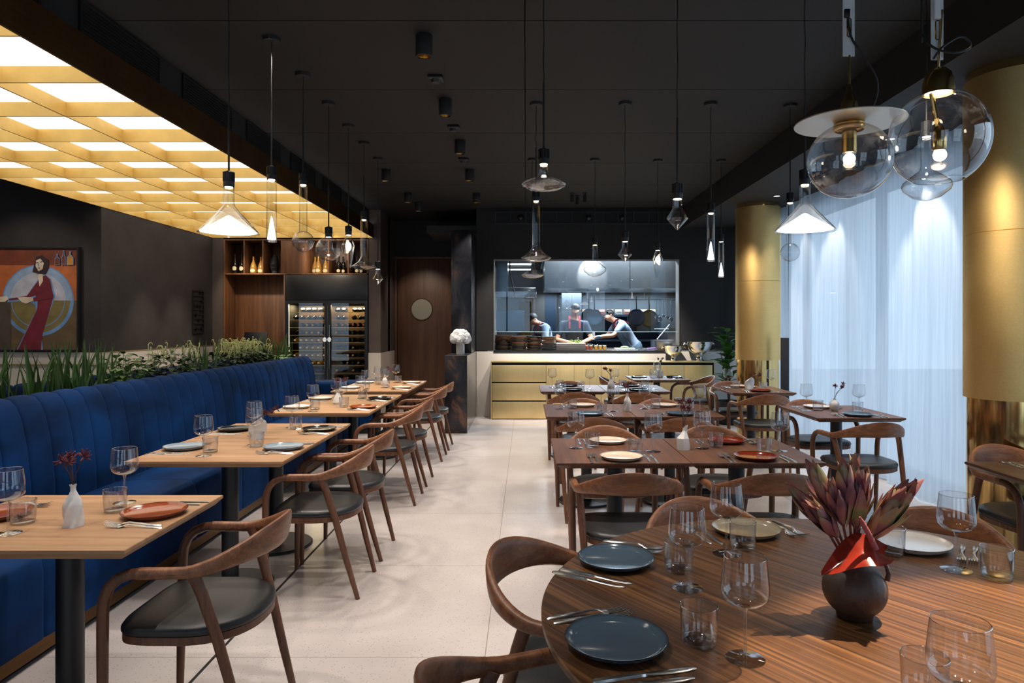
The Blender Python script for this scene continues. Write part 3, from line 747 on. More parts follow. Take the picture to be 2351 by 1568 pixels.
rset(54, .617, 'white', 'round table seat behind the bouquet', (1.231, 1.952), (1.115, 2.085))
rset(9, .67, 'dark blue', 'window-side seat of the round table', None, (1.307, 1.894))
rset(243, .665, 'dark blue', 'frame-cut front seat of the round table', None, None)
wineP.put((.711, 1.117, TZ), 0, 'largest wine glass, standing closest to the camera on the round table', 'stemmed wine glasses')
tumP.put((.745, 1.275, TZ), 0, 'largest tumbler, cut by the lower frame edge on the round table', 'clear tumblers')

# ------------------------------------------------------------------ small vases and sprigs
def vase_twist(t, h=.145, slant=0.0):
    mb = MB(); rs = []
    for k in range(15):
        u = k/14; z = h*u
        r = .030*(1-.15*u) if u < .5 else .030*(.925-.7*sm(.5, .92, u)) + .004*sm(.9, 1, u)
        a0 = u*1.9; ring = []
        for i in range(20):
            a = 2*PI*i/20; q = r*(1+.16*math.cos(5*(a-a0)))
            ring.append((q*math.cos(a)+slant*u*u, q*math.sin(a), z))
        rs.append(ring)
    mb.rings(rs, cap1=False); mb.build('body', M['white'], t, ang=40)
def vase_shell(t, h=.12, w=.055):
    mb = MB(); rs = []
    for k in range(13):
        u = k/12; z = h*u
        wx = w*(.55+.45*math.sin(PI*min(1, u*.78+.12))**.8)*(1 if u < .8 else 1-.55*sm(.8, 1, u)); wy = .028*(1-.55*u)
        rs.append([(wx*math.cos(a)+.012*u, wy*math.sin(a)+.01*math.sin(3*u), z+.012*u*math.cos(a)) for a in [2*PI*i/24 for i in range(24)]])
    mb.rings(rs); mb.build('body', M['white'], t, ang=40)
def vase_bud(t, h=.10):
    MB().lathe([(.0, 0), (.022, 0), (.036, .02), (.041, .045), (.034, .07), (.016, .086), (.011, .098), (.014, h), (.011, h), (.008, .09)], seg=24).build('body', M['white'], t, ang=40)
def vase_flask(t, h=.125):
    mb = MB(); rs = []
    for u, r in ((0, .040), (.12, .045), (.35, .040), (.6, .024), (.75, .014), (.9, .012), (1, .015)):
        rs.append([(r*math.cos(a)*1.0, r*math.sin(a)*.8, h*u) for a in [2*PI*i/8+.2 for i in range(8)]])
    mb.rings(rs, cap1=False); mb.build('body', M['white'], t, ang=15)
def vase_facet(t, h=.13):
    mb = MB(); rs = []
    for u, r, dx in ((0, .038, 0), (.15, .040, 0), (.5, .037, -.004), (.68, .020, .004), (.82, .013, .008), (1, .0155, .012)):
        rs.append([(r*math.cos(a)+dx, r*math.sin(a)*.8, h*u+(.008*math.cos(a) if u > .9 else 0)) for a in [2*PI*i/6+.3 for i in range(6)]])
    mb.rings(rs, cap1=False); mb.build('body', M['white'], t, ang=15)
M['sprig'] = flat('dark_red_flower', srgb(84,28,40), .7, var=.3, vscale=60)
M['sprig_stem'] = flat('sprig_stem', srgb(60,34,34), .7)
def sprig(x, y, z, lab, seed, h=.11, lean=(0, 0), n=3, size=1.0):
    R = random.Random(seed); t = thing('flower_sprig', lab, 'flower', (x, y, z), group='dark red flower sprigs')
    for k in range(n):
        a = 2*PI*k/n+R.random(); e = Vector((lean[0]+.035*math.cos(a), lean[1]+.035*math.sin(a), h*R.uniform(.65, 1.05)))
        pts = [(0, 0, -.07), (0, 0, 0), (e.x*.25, e.y*.25, e.z*.4), (e.x*.7, e.y*.7, e.z*.75), tuple(e)]
        MB().tube(pts, .0013*size, 6).build('stem', M['sprig_stem'], t)
        mb = MB()
        for q in range(14):
            d = Vector((R.gauss(0, 1), R.gauss(0, 1), R.gauss(.4, .8))).normalized()
            c = e + d*.008*size
            mb.tube([tuple(e+d*.004), tuple(c), tuple(c+d*.010*size+Vector((0, 0, .003)))], [.0016*size, .0026*size, .0012*size], 6)
        mb.build('blossom', M['sprig'], t)
def vase(kind, x, y, lab, slab=None, rz=0.0, seed=1, **k):
    t = thing('bud_vase', lab, 'vase', (x, y, TZ), rz, group='white ceramic bud vases')
    h = {'twist': .145, 'shell': .12, 'bud': .10, 'facet': .13, 'flask': .125}[kind]
    globals()['vase_'+kind](t)
    if slab: sprig(x + k.pop('dx', 0), y, TZ+h-.004, slab, seed, **k)
vase('twist', -1.575, 2.375, 'white twisted ceramic vase on the nearest oak table', 'dark red sprig in the twisted vase on the nearest oak table', .3, 1, h=.10, n=4, size=1.5)
vase('shell', -1.655, 4.19, 'white shell-shaped vase on the second oak table', 'dark red sprig leaning out of the shell vase on the second oak table', .1, 2, h=.06, lean=(.09, .02), n=3, size=1.4)
vase('flask', -1.665, 6.05, 'white angular vase on the third oak table', 'dark red sprig in the vase on the third oak table', .3, 3, h=.10, lean=(.02, .01), size=1.5)
vase('flask', -1.63, 7.9, 'white angular vase on the farthest oak table', 'pinkish dark sprig in the vase on the farthest oak table', .9, 4, h=.09, lean=(.05, 0), size=1.6)
vase('facet', .885, 3.83, 'white slanted faceted vase at the seam of the front-row tables', 'dark red sprig in the faceted vase of the front row', .2, 5, h=.14, lean=(.02, .03), n=4, size=1.4)
vase('twist', .825, 5.55, 'slim white vase at the seam of the middle-row tables', 'dark sprig in the slim vase of the middle row', .2, 6, h=.08, size=1.3)
vase('flask', .95, 7.6, 'white flask vase at the seam of the back-row tables', 'dark red sprig in the flask vase of the back row', .1, 7, h=.10, lean=(-.04, 0), size=1.5)
vase('flask', 1.79, 9.1, 'white flask vase on the table before the sideboard', 'dark sprig in the vase on the table before the sideboard', .1, 8, h=.12, size=1.4)
vase('bud', 2.515, 5.56, 'round cream bud vase on the curtain-side table', 'dark branching sprig against the bright curtain', 0, 9, h=.15, lean=(.045, 0), n=3, size=1.3)
vase('shell', 2.44, 7.45, 'white shell vase on the far-column table', 'dark red sprig beside the shell vase on the far-column table', .1, 10, h=.05, lean=(.09, 0), size=1.4)
vase('twist', -4.30, 3.95, 'white vase on the hidden oak table behind the planter', 'dark sprig seen between the spiky leaves, planter end nearest the camera', .1, 21, h=.12, n=4, size=1.5)
vase('twist', -4.20, 4.70, 'second white vase on the hidden oak table behind the planter', 'dark sprig seen behind the last tall spikes of the planter', .1, 22, h=.13, n=4, size=1.5)
# ------------------------------------------------------------------ pendants
SPOTS = []
def glass_shape(kind):
    """profile (r, z) downward from the socket, segments, phase"""
    if kind == 'cone': return [(.028, 0), (.0285, -.085), (.034, -.105), (.062, -.14), (.155, -.243), (.161, -.252), (.158, -.258)], 48
    if kind == 'tube': return [(.031, 0), (.0315, -.2), (.0325, -.40), (.030, -.402)], 32
    if kind == 'globe_long': return [(.029, 0), (.029, -.345)] + [(.078*math.sin(a), -.415+.078*math.cos(a)) for a in [.38+(PI-.38)*i/14 for i in range(15)]], 40
    if kind == 'globe': return [(.03, 0)] + [(.105*math.sin(a), -.098+.100*math.cos(a)) for a in [.3+(PI-.62)*i/14 for i in range(15)]] + [(0, -.193)], 40
    if kind == 'drop': return [(.022, 0), (.030, -.02), (.060, -.09), (.024, -.30), (0, -.302)], 8
    if kind == 'hat': return [(.034, 0), (.034, -.365), (.040, -.39), (.060, -.425), (.10, -.455), (.124, -.468), (.126, -.474), (.10, -.492), (.05, -.503), (0, -.506)], 48
    if kind == 'hat_short': return [(.03, 0), (.031, -.05), (.040, -.09), (.070, -.125), (.12, -.152), (.131, -.160), (.10, -.182), (.05, -.194), (0, -.198)], 48
    if kind == 'ufo': return [(.026, 0), (.025, -.04), (.031, -.06), (.055, -.075), (.095, -.088), (.121, -.103), (.125, -.112), (.118, -.122), (.08, -.138), (.03, -.146), (0, -.147)], 48
    if kind == 'diamond': return [(.025, 0), (.026, -.05), (.032, -.062), (.060, -.108), (.058, -.112), (.004, -.170), (0, -.171)], 12
    if kind == 'onion': return [(.030, 0), (.029, -.165), (.036, -.185), (.085, -.222), (.118, -.25), (.126, -.272), (.116, -.297), (.07, -.335), (.02, -.352), (0, -.355)], 48
def pendant(kind, x, y, z, lab, power=1.0):
    t = thing('pendant_lamp', lab, 'pendant lamp', (x, y, z), group='clear glass pendant lamps')
    top = CZ - z
    MB().lathe([(0, top-.022), (.052, top-.022), (.054, top-.018), (.054, top)], seg=32, cap1=True).build('canopy', M['matt_black'], t)
    wv = rnd.uniform(0, 6)
    MB().tube([(0.002*math.sin(wv+i*1.7)*(0 < i < 8), .002*math.cos(wv+i*2.1)*(0 < i < 8), top-.02-(top-.02-.42)*i/8) for i in range(9)] if top > .6 else [(0, 0, top-.02), (0, 0, .42)], .0028, 6).build('cord', M['cord'], t)
    MB().lathe([(.0055, .085), (.0055, .45)], seg=12, cap0=True, cap1=True).build('rod', M['cord'], t)
    mb = MB(); mb.lathe([(.029, .0), (.0295, .03), (.027, .031), (.027, .082), (.012, .09), (0, .09)], seg=32)
    for k in range(16):
        a = 2*PI*k/16; mb.box(-.0022, .0022, .0265, .0312, .033, .083)
        bmesh.ops.rotate(mb.bm, verts=mb.bm.verts[-8:], cent=(0, 0, 0), matrix=Matrix.Rotation(a, 3, 'Z'))
    mb.build('socket', M['socket'], t)
    MB().lathe([(.0, .002), (.021, .002), (.021, .0)], seg=24).build('led_disc', M['led'], t)
    prof, seg = glass_shape(kind)
    MB().lathe(prof, seg=seg).build('glass_shade', M['glass_pend'], t, ang=25 if kind in ('drop', 'diamond') else 60)
    if kind == 'cone': MB().lathe([(.0, -.155), (.012, -.160), (.148, -.247), (.0, -.250)], seg=48).build('diffuser', M['led_soft'], t)
    if kind == 'tube': MB().lathe([(.002, -.235), (.012, -.28), (.0275, -.385), (.0, -.388)], seg=24).build('diffuser', M['led_soft'], t)
    if kind in ('drop',): MB().sphere((0, 0, -.105), .026, 16, 10, (1, 1, 1.5)).build('bulb', M['bulb'], t)
    if kind == 'globe': MB().lathe([(.030, -.02), (.031, -.10), (.028, -.102), (0, -.10)], seg=24).build('inner_tube', M['glass_pend'], t)
    SPOTS.append((x, y, z-.006, power))
    return t
GP = 'clear glass pendant with '
LXp = -1.64
pendant('cone', LXp, 3.77, 2.21, 'clear glass funnel pendant nearest the glowing coffer')
pendant('tube', LXp, 4.405, 2.386, GP+'a straight tube shade in the row beside the coffer')
pendant('globe_long', LXp, 5.03, 2.48, GP+'a long neck ending in a small globe, beside the coffer')
pendant('globe', LXp, 5.68, 2.179, GP+'a round ball shade and inner tube, beside the coffer')
pendant('drop', LXp, 6.316, 2.28, GP+'a pointed faceted drop shade beside the coffer')
pendant('hat', LXp, 6.92, 2.514, GP+'a long neck flaring to a disc, before the walnut shelves')
pendant('diamond', LXp, 7.57, 2.068, 'small diamond-shaped glass pendant, last of the row beside the coffer')
pendant('ufo', .10, 3.78, 2.338, 'flat saucer-shaped glass pendant over the front aisle-side table')
pendant('hat', .087, 5.695, 2.482, GP+'a long neck flaring to a disc, over the kitchen window corner')
pendant('hat_short', .073, 7.61, 2.165, 'small flared glass pendant in front of the kitchen lights')
pendant('onion', .772, 7.61, 2.339, 'onion-shaped glass pendant in front of the steel hood')
pendant('diamond', .827, 5.684, 2.143, 'smaller diamond-shaped glass pendant in front of the steel hood')
pendant('diamond', .84, 3.78, 2.147, 'diamond-shaped glass pendant high against the black wall')
pendant('drop', 1.48, 7.65, 2.285, 'pointed faceted drop pendant at the window corner of the kitchen opening')
pendant('tube', 1.543, 5.69, 2.38, 'longer straight glass tube pendant against the black wall')
pendant('tube', 2.19, 7.65, 2.382, 'shorter straight glass tube pendant against the black wall')
pendant('cone', 1.546, 3.78, 2.224, 'glass funnel pendant in front of the far brass column and curtain')
pendant('globe_long', 2.22, 5.73, 2.474, 'long-necked small globe pendant hanging before the sheer curtain')
pendant('onion', 2.22, 3.78, 2.49, 'onion-shaped glass pendant half hidden behind the biggest globe lamp')

# ------------------------------------------------------------------ two big brass and globe lamps over the round table
M['strap'] = flat('white_leather_strap', srgb(205,203,202), .6)
def strap(t, x, z0, z1, w=.017, y=0.0, tilt=0.0):
    mb = MB(); mb.box(x-w, x+w, y-.0022, y+.0022, z0, z1, bev=.002)
    for sx in (-1, 1): mb.box(x+sx*(w-.003)-.0006, x+sx*(w-.003)+.0006, y-.0028, y-.0018, z0+.006, z1)
    mb.build('strap', M['strap'], t)
    pts = [(x+.006*math.cos(a), y-.004, z0+.085+(.022 if math.sin(a) > 0 else -.022)+.006*math.sin(a)) for a in [2*PI*i/16 for i in range(16)]]
    MB().tube(pts, .0016, 6, loop=True).build('slot_ring', M['brass_lamp'], t)
t = thing('globe_lamp', 'glass globe lamp with wide brass disc hanging on a white strap over the round table', 'pendant lamp', (.967, 2.04, 1.946))
top = CZ-1.946
strap(t, -.002, .306, top, .018)
MB().box(-.017, -.001, -.010, .0, .42, .445, bev=.002).build('cord_clip', M['socket'], t)
MB().tube(smooth([(-.008, -.006, .43), (.0, -.012, .36), (.03, -.015, .31), (.075, -.01, .24), (.082, 0, .19), (.06, .01, .135), (.02, .01, .115)]), .0033, 8).build('cable', M['cord'], t)
MB().tube([(0, 0, .31), (0, 0, .215)], .0036, 10).build('rod', M['brass_lamp'], t)
MB().lathe([(.005, .222), (.008, .21), (.012, .19), (.020, .172), (.023, .16), (.023, .125), (.021, .10)], seg=32, cap0=True, cap1=True).build('socket', M['brass_lamp'], t)
MB().lathe([(.02, .108), (.154, .106), (.155, .108), (.154, .110), (.02, .112)], seg=72).build('disc', flat('disc_brass_white', srgb(214,206,190), .3, .75), t)
MB().lathe([(.040, .107), (.045, .102), (.042, .098), (.046, .093), (.043, .088), (.040, .085)], seg=40).build('collar', M['brass_lamp'], t)
MB().lathe([(.0205, .10), (.0205, .02), (.019, .018)], seg=24, cap0=True, cap1=True).build('tube', M['brass_lamp'], t)
MB().sphere((0, 0, .0), .017, 16, 12).build('bulb', M['bulb'], t)
MB().lathe([(.120*math.sin(a), -.005+.112*math.cos(a)) for a in [.36+(PI-.36)*i/24 for i in range(25)]], seg=64).build('globe', M['glass_pend'], t, ang=80)
SPOTS.append((.967, 2.04, 1.925, .35))
t = thing('globe_lamp', 'biggest open glass globe lamp with brass dome beside the near brass column', 'pendant lamp', (1.185, 1.96, 1.985))
top = CZ-1.985
strap(t, -.004, .225, top, .018); strap(t, -.014, .335, top-.02, .011, -.02)
MB().box(-.004, .014, .004, .012, .36, .385, bev=.002).build('cord_clip', M['socket'], t)
MB().tube(smooth([(-.03, .01, top-.1), (-.04, .012, .36), (-.045, .0, .30), (-.028, -.02, .255), (.02, -.03, .235), (.075, -.02, .25), (.08, -.012, .275), (.05, -.016, .285), (.0, -.02, .255), (-.02, -.01, .225)]), .0033, 8).build('cable', M['cord'], t)
MB().tube([(-.003, -.022, .36), (-.003, -.004, .2)], .0036, 10).build('rod', M['brass_lamp'], t)
mb = MB(); mb.lathe([(.0, .205), (.02, .2), (.034, .185), (.041, .16), (.042, .128), (.039, .128), (.037, .16), (.02, .19), (0, .195)], seg=40); mb.build('dome', M['brass_lamp'], t, ang=60)
MB().lathe([(0, .138), (.034, .138), (.034, .134), (0, .134)], seg=32).build('led_disc', M['led'], t)
MB().tube([(-.02, 0, .13), (.0, 0, .03), (.004, 0, .02)], .0065, 10).build('arm', M['brass_lamp'], t)
mb = MB(); mb.lathe([(.010, .035), (.017, .02), (.020, .0), (.019, -.028), (.015, -.034)], (.002, 0, 0), 24, True, True); mb.build('socket', M['brass_lamp'], t)
MB().sphere((.004, 0, -.047), .018, 16, 12).build('bulb', M['bulb'], t)
MB().lathe([(.132*math.sin(a), .0+.138*math.cos(a)) for a in [.30+(PI-.30-.52)*i/24 for i in range(25)]], seg=64).build('globe', M['glass_pend'], t, ang=80)
for z, r in ((.138*math.cos(.30), .132*math.sin(.30)), (.138*math.cos(PI-.52), .132*math.sin(PI-.52))):
    MB().tube([(r*math.cos(2*PI*i/48), r*math.sin(2*PI*i/48), z) for i in range(48)], .0016, 6, loop=True).build('rim', M['solidglass'], t)
SPOTS.append((1.185, 1.96, 1.925, .5))

# ------------------------------------------------------------------ ceiling fittings
def downlight(x, y, lab):
    t = thing('ceiling_spotlight', lab, 'spotlight', (x, y, CZ), group='black cylinder spotlights on the ceiling')
    MB().lathe([(.0, -.001), (.053, -.001), (.054, -.004), (.054, -.132), (.052, -.135), (.044, -.135), (.044, -.10)], seg=40).build('housing', M['matt_black'], t, ang=50)
    MB().lathe([(.0435, -.128), (.034, -.095), (.0, -.085)], seg=32).build('reflector', M['gold_reflector'], t)
DL = [(-.65, 4.366), (-.66, 5.6), (-.66, 6.85), (-.67, 8.14), (-.69, 9.6)]
for i, (x, y) in enumerate(DL):
    downlight(x, y, '%s black cylinder spotlight in the ceiling line above the aisle' % ('nearest', 'second', 'third', 'fourth', 'farthest')[i])
for i, (x, y) in enumerate(((-1.665, 8.14), (-1.65, 9.57), (-1.62, 10.3))):
    downlight(x, y, '%s black cylinder spotlight near the walnut shelves' % ('nearest', 'middle', 'farthest')[i])
for i, (x, y) in enumerate(((.65, 9.57), (.735, 9.75), (.83, 9.57))):
    t = thing('adjustable_spotlight', '%s of three small black spotlights before the kitchen wall' % ('leftmost', 'middle', 'rightmost')[i], 'spotlight', (x, y, CZ), group='trio of small spotlights')
    MB().cyl((0, 0, -.012), .035, .012, 20).build('mount', M['matt_black'], t)
    mb = MB(); mb.lathe([(.025, -.13), (.025, -.03), (.012, -.02)], (0, 0, 0), 20, True, True); mb.build('head', M['matt_black'], t)
    MB().cyl((0, 0, -.035), .006, .03, 8).build('stem', M['matt_black'], t)
for i, (x, y) in enumerate(((-.67, 5.09), (-.67, 6.36), (-.69, 7.6))):
    t = thing('smoke_detector', '%s low black detector box between the aisle spotlights' % ('nearest', 'middle', 'farthest')[i], 'detector', (x, y, CZ), group='black ceiling detectors')
    MB().box(-.055, .055, -.055, .055, -.025, -.001, bev=.006).build('base', M['black_metal'], t)
    MB().lathe([(.03, -.045), (.04, -.025)], seg=20, cap0=True, cap1=True).build('sensor', M['black_metal'], t)
# recessed lights that wash the curtain
WASH = [(3.0, 5.62), (3.02, 7.32), (2.98, 8.1)]
for i, (x, y) in enumerate(WASH):
    t = thing('recessed_spotlight', '%s recessed spotlight in the soffit above the sheer curtain' % ('nearest', 'middle', 'farthest')[i], 'spotlight', (x, y, 2.98), group='recessed curtain spotlights')
    MB().lathe([(.05, 0), (.05, -.004), (.038, -.004), (.036, .0)], seg=32).build('ring', M['matt_black'], t)
    MB().lathe([(0, -.001), (.036, -.001)], seg=24).build('lens', M['led_soft'], t)
# ------------------------------------------------------------------ plants
M['spike'] = flat('spike_leaf', srgb(74,104,48), .45, var=.35, vscale=9)
M['leaf'] = flat('round_leaf', srgb(96,128,62), .45, var=.35, vscale=14)
M['leaf_dark'] = flat('dark_leaf', srgb(52,74,40), .55, var=.4, vscale=14)
M['celosia'] = flat('pale_flower', srgb(212,212,140), .7, var=.2, vscale=30)
M['fig'] = flat('fig_leaf', srgb(58,98,40), .35, var=.35, vscale=8)
M['trunk'] = flat('trunk', srgb(90,66,44), .8)
def blade(mb, base, h, w, dx, dy, a, seg=5):
    """tapered folded blade"""
    c, s = math.cos(a), math.sin(a); rs = []
    for k in range(seg+1):
        u = k/seg; ww = w*(.75+.5*u)*(1-u**2.2)+.0006
        px, py, pz = base[0]+dx*u*u, base[1]+dy*u*u, base[2]+h*u
        rs.append([(px-c*ww, py-s*ww, pz), (px-s*ww*.5, py+c*ww*.5, pz-.001), (px+c*ww, py+s*ww, pz)])
    mb.rings(rs, closed=False, cap0=False, cap1=False)
def ovate(mb, base, d, L, W, up=(0, 0, 1), cup=.25, seg=6):
    d = Vector(d).normalized(); sd = d.cross(Vector(up)).normalized(); n = sd.cross(d); b = Vector(base); rs = []
    for k in range(seg+1):
        u = k/seg; w = W*math.sin(PI*min(1, u*.96+.02))**.75*(1-.25*u); p = b+d*L*u - n*(L*.35*u*u)
        rs.append([tuple(p-sd*w+n*w*cup), tuple(p-sd*w*.5+n*w*cup*.3), tuple(p), tuple(p+sd*w*.5+n*w*cup*.3), tuple(p+sd*w+n*w*cup)])
    mb.rings(rs, closed=False, cap0=False, cap1=False)
PZ = .955
def spiky(y, lab, n=34, w=.34, h=.36, seed=0, x=-3.02):
    R = random.Random(seed); t = thing('spiky_plant', lab, 'plant', (x, y, PZ), group='spiky plants in the planter')
    mb = MB()
    for i in range(n):
        b = (R.uniform(-.12, .13), R.uniform(-w/2, w/2), 0); a = R.uniform(-.9, .9)
        blade(mb, b, h*R.uniform(.6, 1.12), R.uniform(.008, .013), R.gauss(0, .045), R.gauss(0, .06), a)
    mb.build('foliage', M['spike'], t, ang=25)
def leafy(y, lab, seed=0, n=60, w=.5, hh=.29, x=-2.98):
    R = random.Random(seed); t = thing('leafy_plant', lab, 'plant', (x, y, PZ), group='leafy plants in the planter')
    mb = MB(); st = MB()
    for i in range(n):
        a = R.uniform(0, 2*PI); r = R.uniform(.02, 1); p = (.14*r*math.cos(a), w/2*r*math.sin(a), hh*R.uniform(.25, 1)*(1-.4*r))
        d = (math.cos(a)+R.gauss(0, .5), math.sin(a)+R.gauss(0, .5), R.uniform(-.1, .9))
        L = R.uniform(.05, .085); ovate(mb, p, d, L, L*.42)
        st.tube([(p[0]*.4, p[1]*.6, 0), p], .002, 4)
    mb.build('foliage', M['leaf'], t, ang=50); st.build('stalk', M['leaf'], t)
def plume(y, lab, seed=0, n=70, w=.6, x=-2.98):
    R = random.Random(seed); t = thing('plumed_plant', lab, 'plant', (x, y, PZ), group='plumed plants in the planter')
    mb = MB()
    for i in range(300):
        a = R.uniform(0, 2*PI); r = math.sqrt(R.random()); p = (.16*r*math.cos(a), w/2*r*math.sin(a), R.uniform(.03, .29)*(1-.25*r))
        ovate(mb, p, (math.cos(a)+R.gauss(0, .6), math.sin(a)+R.gauss(0, .6), R.uniform(-.3, .8)), R.uniform(.045, .075), .021, seg=4)
    mb.build('foliage', M['leaf_dark'], t, ang=50)
    fl = MB()
    for i in range(n):
        p = Vector((R.uniform(-.12, .12), R.uniform(-w/2, w/2), R.uniform(.16, .23))); h = R.uniform(.03, .13); q = R.uniform(-1, 1); g = R.uniform(-1, 1)
        ln = Vector((R.uniform(-.35, .35)*h, R.uniform(-.35, .35)*h, 0)); r = R.uniform(.010, .022)
        cx = Vector((q, g, 0)).normalized() if abs(q)+abs(g) > .01 else Vector((1, 0, 0)); top = p+ln+Vector((0, 0, h)); tw = R.uniform(.5, 1.5)
        pts = [p, p+ln*.4+Vector((0, 0, h*.55)), top, top+cx*r*.7+Vector((0, 0, r)), top+cx*r*1.8+Vector((0, 0, r*.9)), top+cx*r*2.3-Vector((0, 0, r*.3*tw))]
        fl.tube([tuple(v) for v in pts], [.0020, .0026, .0036, .0042, .0036, .0015], 5)
    fl.build('plume', M['celosia'], t)
for i, y in enumerate((3.15, 3.55, 3.95, 4.33, 4.68)):
    spiky(y, '%s tall spiky green plant, planter end nearest the camera' % ('cut-off', 'second', 'third', 'fourth', 'last')[i], seed=i+1, h=.37 if i else .33)
leafy(5.08, 'broad round-leaved green plant after the tall spikes in the planter', 11, 130, .66)
plume(5.72, 'dark-leaved plant with sparse pale curling plumes mid-planter', 12, 34, .62)
spiky(6.35, 'narrow spiky green tuft between the two plumed plants', 26, .34, .36, 13)
plume(6.95, 'dark-leaved plant thick with yellow curling plumes', 14, 110, .72)
plume(7.5, 'plumed plant next to the far spiky tufts', 18, 60, .4)
spiky(7.85, 'spiky green tuft in front of the wine fridge frame', 28, .36, .37, 15)
spiky(8.4, 'last spiky green tuft in front of the wine fridge glass', 24, .3, .37, 16)
leafy(8.15, 'small leafy plant with a white flower at the planter end', 17, 40, .36, .18, -2.93)

# ------------------------------------------------------------------ bouquet on the round table
VX, VY = .79, 1.64
t = thing('round_jug', 'dark brown round ceramic jug with a loop handle on the round table', 'vase', (VX, VY, TZ))
jm = flat('brown_ceramic', srgb(74,56,46), .5, var=.3, vscale=18, bump=.25, bscale=70)
MB().lathe([(0, 0), (.034, 0), (.040, .002)]+[(.0725*math.cos(q)**.92, .068+.066*math.sin(q)) for q in [-.98+1.98*i/18 for i in range(19)]]+[(.036, .1365), (.0345, .148), (.031, .149), (.03, .13)], seg=56).build('body', jm, t, ang=60)
MB().tube([(.034, -.02, .138), (.047, -.026, .143), (.060, -.031, .132), (.065, -.033, .114), (.062, -.031, .098)], [.006, .0055, .005, .0055, .006], 10).build('handle', jm, t)
M['protea'] = None
def m_protea():
    m, nt, b = mat('safari_leaf'); oi = nt.nodes.new('ShaderNodeObjectInfo')
    n = N(nt, 'ShaderNodeTexNoise', Scale=13.0, Detail=2.0); nt.links.new(coords(nt), n.inputs['Vector'])
    r = ramp(nt, [(.32, srgb(122,134,84)), (.43, srgb(158,128,98)), (.52, srgb(150,96,96)), (.62, srgb(104,66,78)), (.7, srgb(128,80,66))], n.outputs[0])
    nt.links.new(r.outputs[0], b.inputs['Base Color']); b.inputs['Roughness'].default_value = .42; return m
M['protea'] = m_protea()
t = thing('flower_bouquet', 'bouquet of purple-green pointed leaves in the dark jug', 'bouquet', (VX, VY, TZ+.14))
R = random.Random(5)
HEADS = [(-.13, .01, .15, 1), (-.06, -.02, .165, .9), (-.07, .05, .185, 1.1), (-.025, -.005, .20, 1.05), (.025, .05, .215, 1.1), (.06, .07, .17, 1), (.085, -.02, .125, 1.25), (.115, .03, .135, 1.1), (-.095, -.02, .11, .9), (.05, -.035, .10, 1.1), (.01, .0, .145, 1)]
stm = flat('bouquet_stem', srgb(120,60,56), .6)
for hx, hy, hz, sc in HEADS:
    tip = Vector((hx, hy, hz)); d = tip.normalized(); b0 = tip*.45
    MB().tube([(hx*.1, hy*.1, -.10), (hx*.2, hy*.2, 0), tuple(tip*.62)], .0032, 8).build('stem', stm, t)
    mb = MB(); sd = d.orthogonal().normalized(); s2 = d.cross(sd)
    for k in range(17):
        a = 2.4*k+R.random()*.4; o = sd*math.cos(a)+s2*math.sin(a); u = k/16
        base = b0+d*.045*(1-u)*sc+o*.004; dr = d*1.0+o*(.15+.62*u+R.uniform(-.05, .1)); L = R.uniform(.082, .108)*sc*(1-.15*u)
        ovate(mb, tuple(base), tuple(dr), L, L*.19, up=tuple(o+d*.01), cup=-.45, seg=6)
    mb.build('leaf_head', M['protea'], t, ang=60)
t = thing('anthurium', 'glossy red anthurium bloom with upright spadix leaning over the dark jug', 'flower', (VX, VY, TZ+.15))
mb = MB(); rs = []
def spathe(u, v):
    # u from the heart-shaped base (0) to the drooping tip (1), v across, far edge higher
    w = .050*(1-(1-min(1, (u+.02)/.30))**2.2)**.5*(1 if u < .3 else (max(0, 1-((u-.3)/.72)**1.6))**.9) + .0015
    x = .042-.146*u + (.016*(abs(v)**1.5) if u < .12 else 0)*(1-u/.12)
    y = -.058 + v*w*.75
    z = .022 + v*w*.50 + .010*math.sin(PI*min(1, u*1.2)) - .075*max(0, u-.25)**1.6 - .006*(1-abs(v))
    return (x, y, z)
for k in range(17):
    u = k/16; rs.append([spathe(u, -1+2*j/10) for j in range(11)])
mb.rings(rs, closed=False, cap0=False, cap1=False)
mb.build('spathe', flat('red_spathe', srgb(150,48,34), .16, var=.25, vscale=30, Coat_Weight=.5), t, ang=70)
MB().tube([(.022, -.058, .030), (.006, -.060, .062), (-.012, -.062, .094), (-.018, -.062, .106)], [.0062, .0065, .0055, .002], 12).build('spadix', flat('spadix', srgb(176,92,92), .6, bump=.5, bscale=400), t)
MB().tube([(.02, -.04, .02), (.015, -.02, .0), (.008, -.006, -.08)], .003, 8).build('stem', bpy.data.materials['bouquet_stem'], t)

# ------------------------------------------------------------------ fiddle-leaf fig by the far column
t = thing('fiddle_leaf_fig', 'tall fiddle-leaf fig in a black pot between sideboard and far column', 'plant', (2.98, 10.0, 0))
MB().lathe([(0, 0), (.15, 0), (.17, .02), (.19, .34), (.18, .34), (.175, .3), (0, .3)], seg=36).build('pot', M['matt_black'], t, ang=50)
MB().tube([(0, 0, .28), (.01, 0, .7), (-.02, .02, 1.1), (-.03, .0, 1.38)], [.016, .014, .011, .006], 8).build('trunk', M['trunk'], t)
MB().tube([(0, 0, .3), (-.06, -.02, .7), (-.14, -.05, 1.05)], [.012, .010, .005], 8).build('trunk', M['trunk'], t)
R = random.Random(3)
for i in range(34):
    z = .45+.95*i/34; a = i*2.4+R.uniform(-.3, .3); side = R.random() < .4
    bx0 = (-.07*(z-.3) if side else -.02*(z-.3)); L = R.uniform(.2, .32)
    mb = MB(); ovate(mb, (bx0, 0, z), (math.cos(a), math.sin(a), R.uniform(.2, 1.1)), L, L*.33, cup=.2, seg=8); mb.build('leaf', M['fig'], t, ang=60)
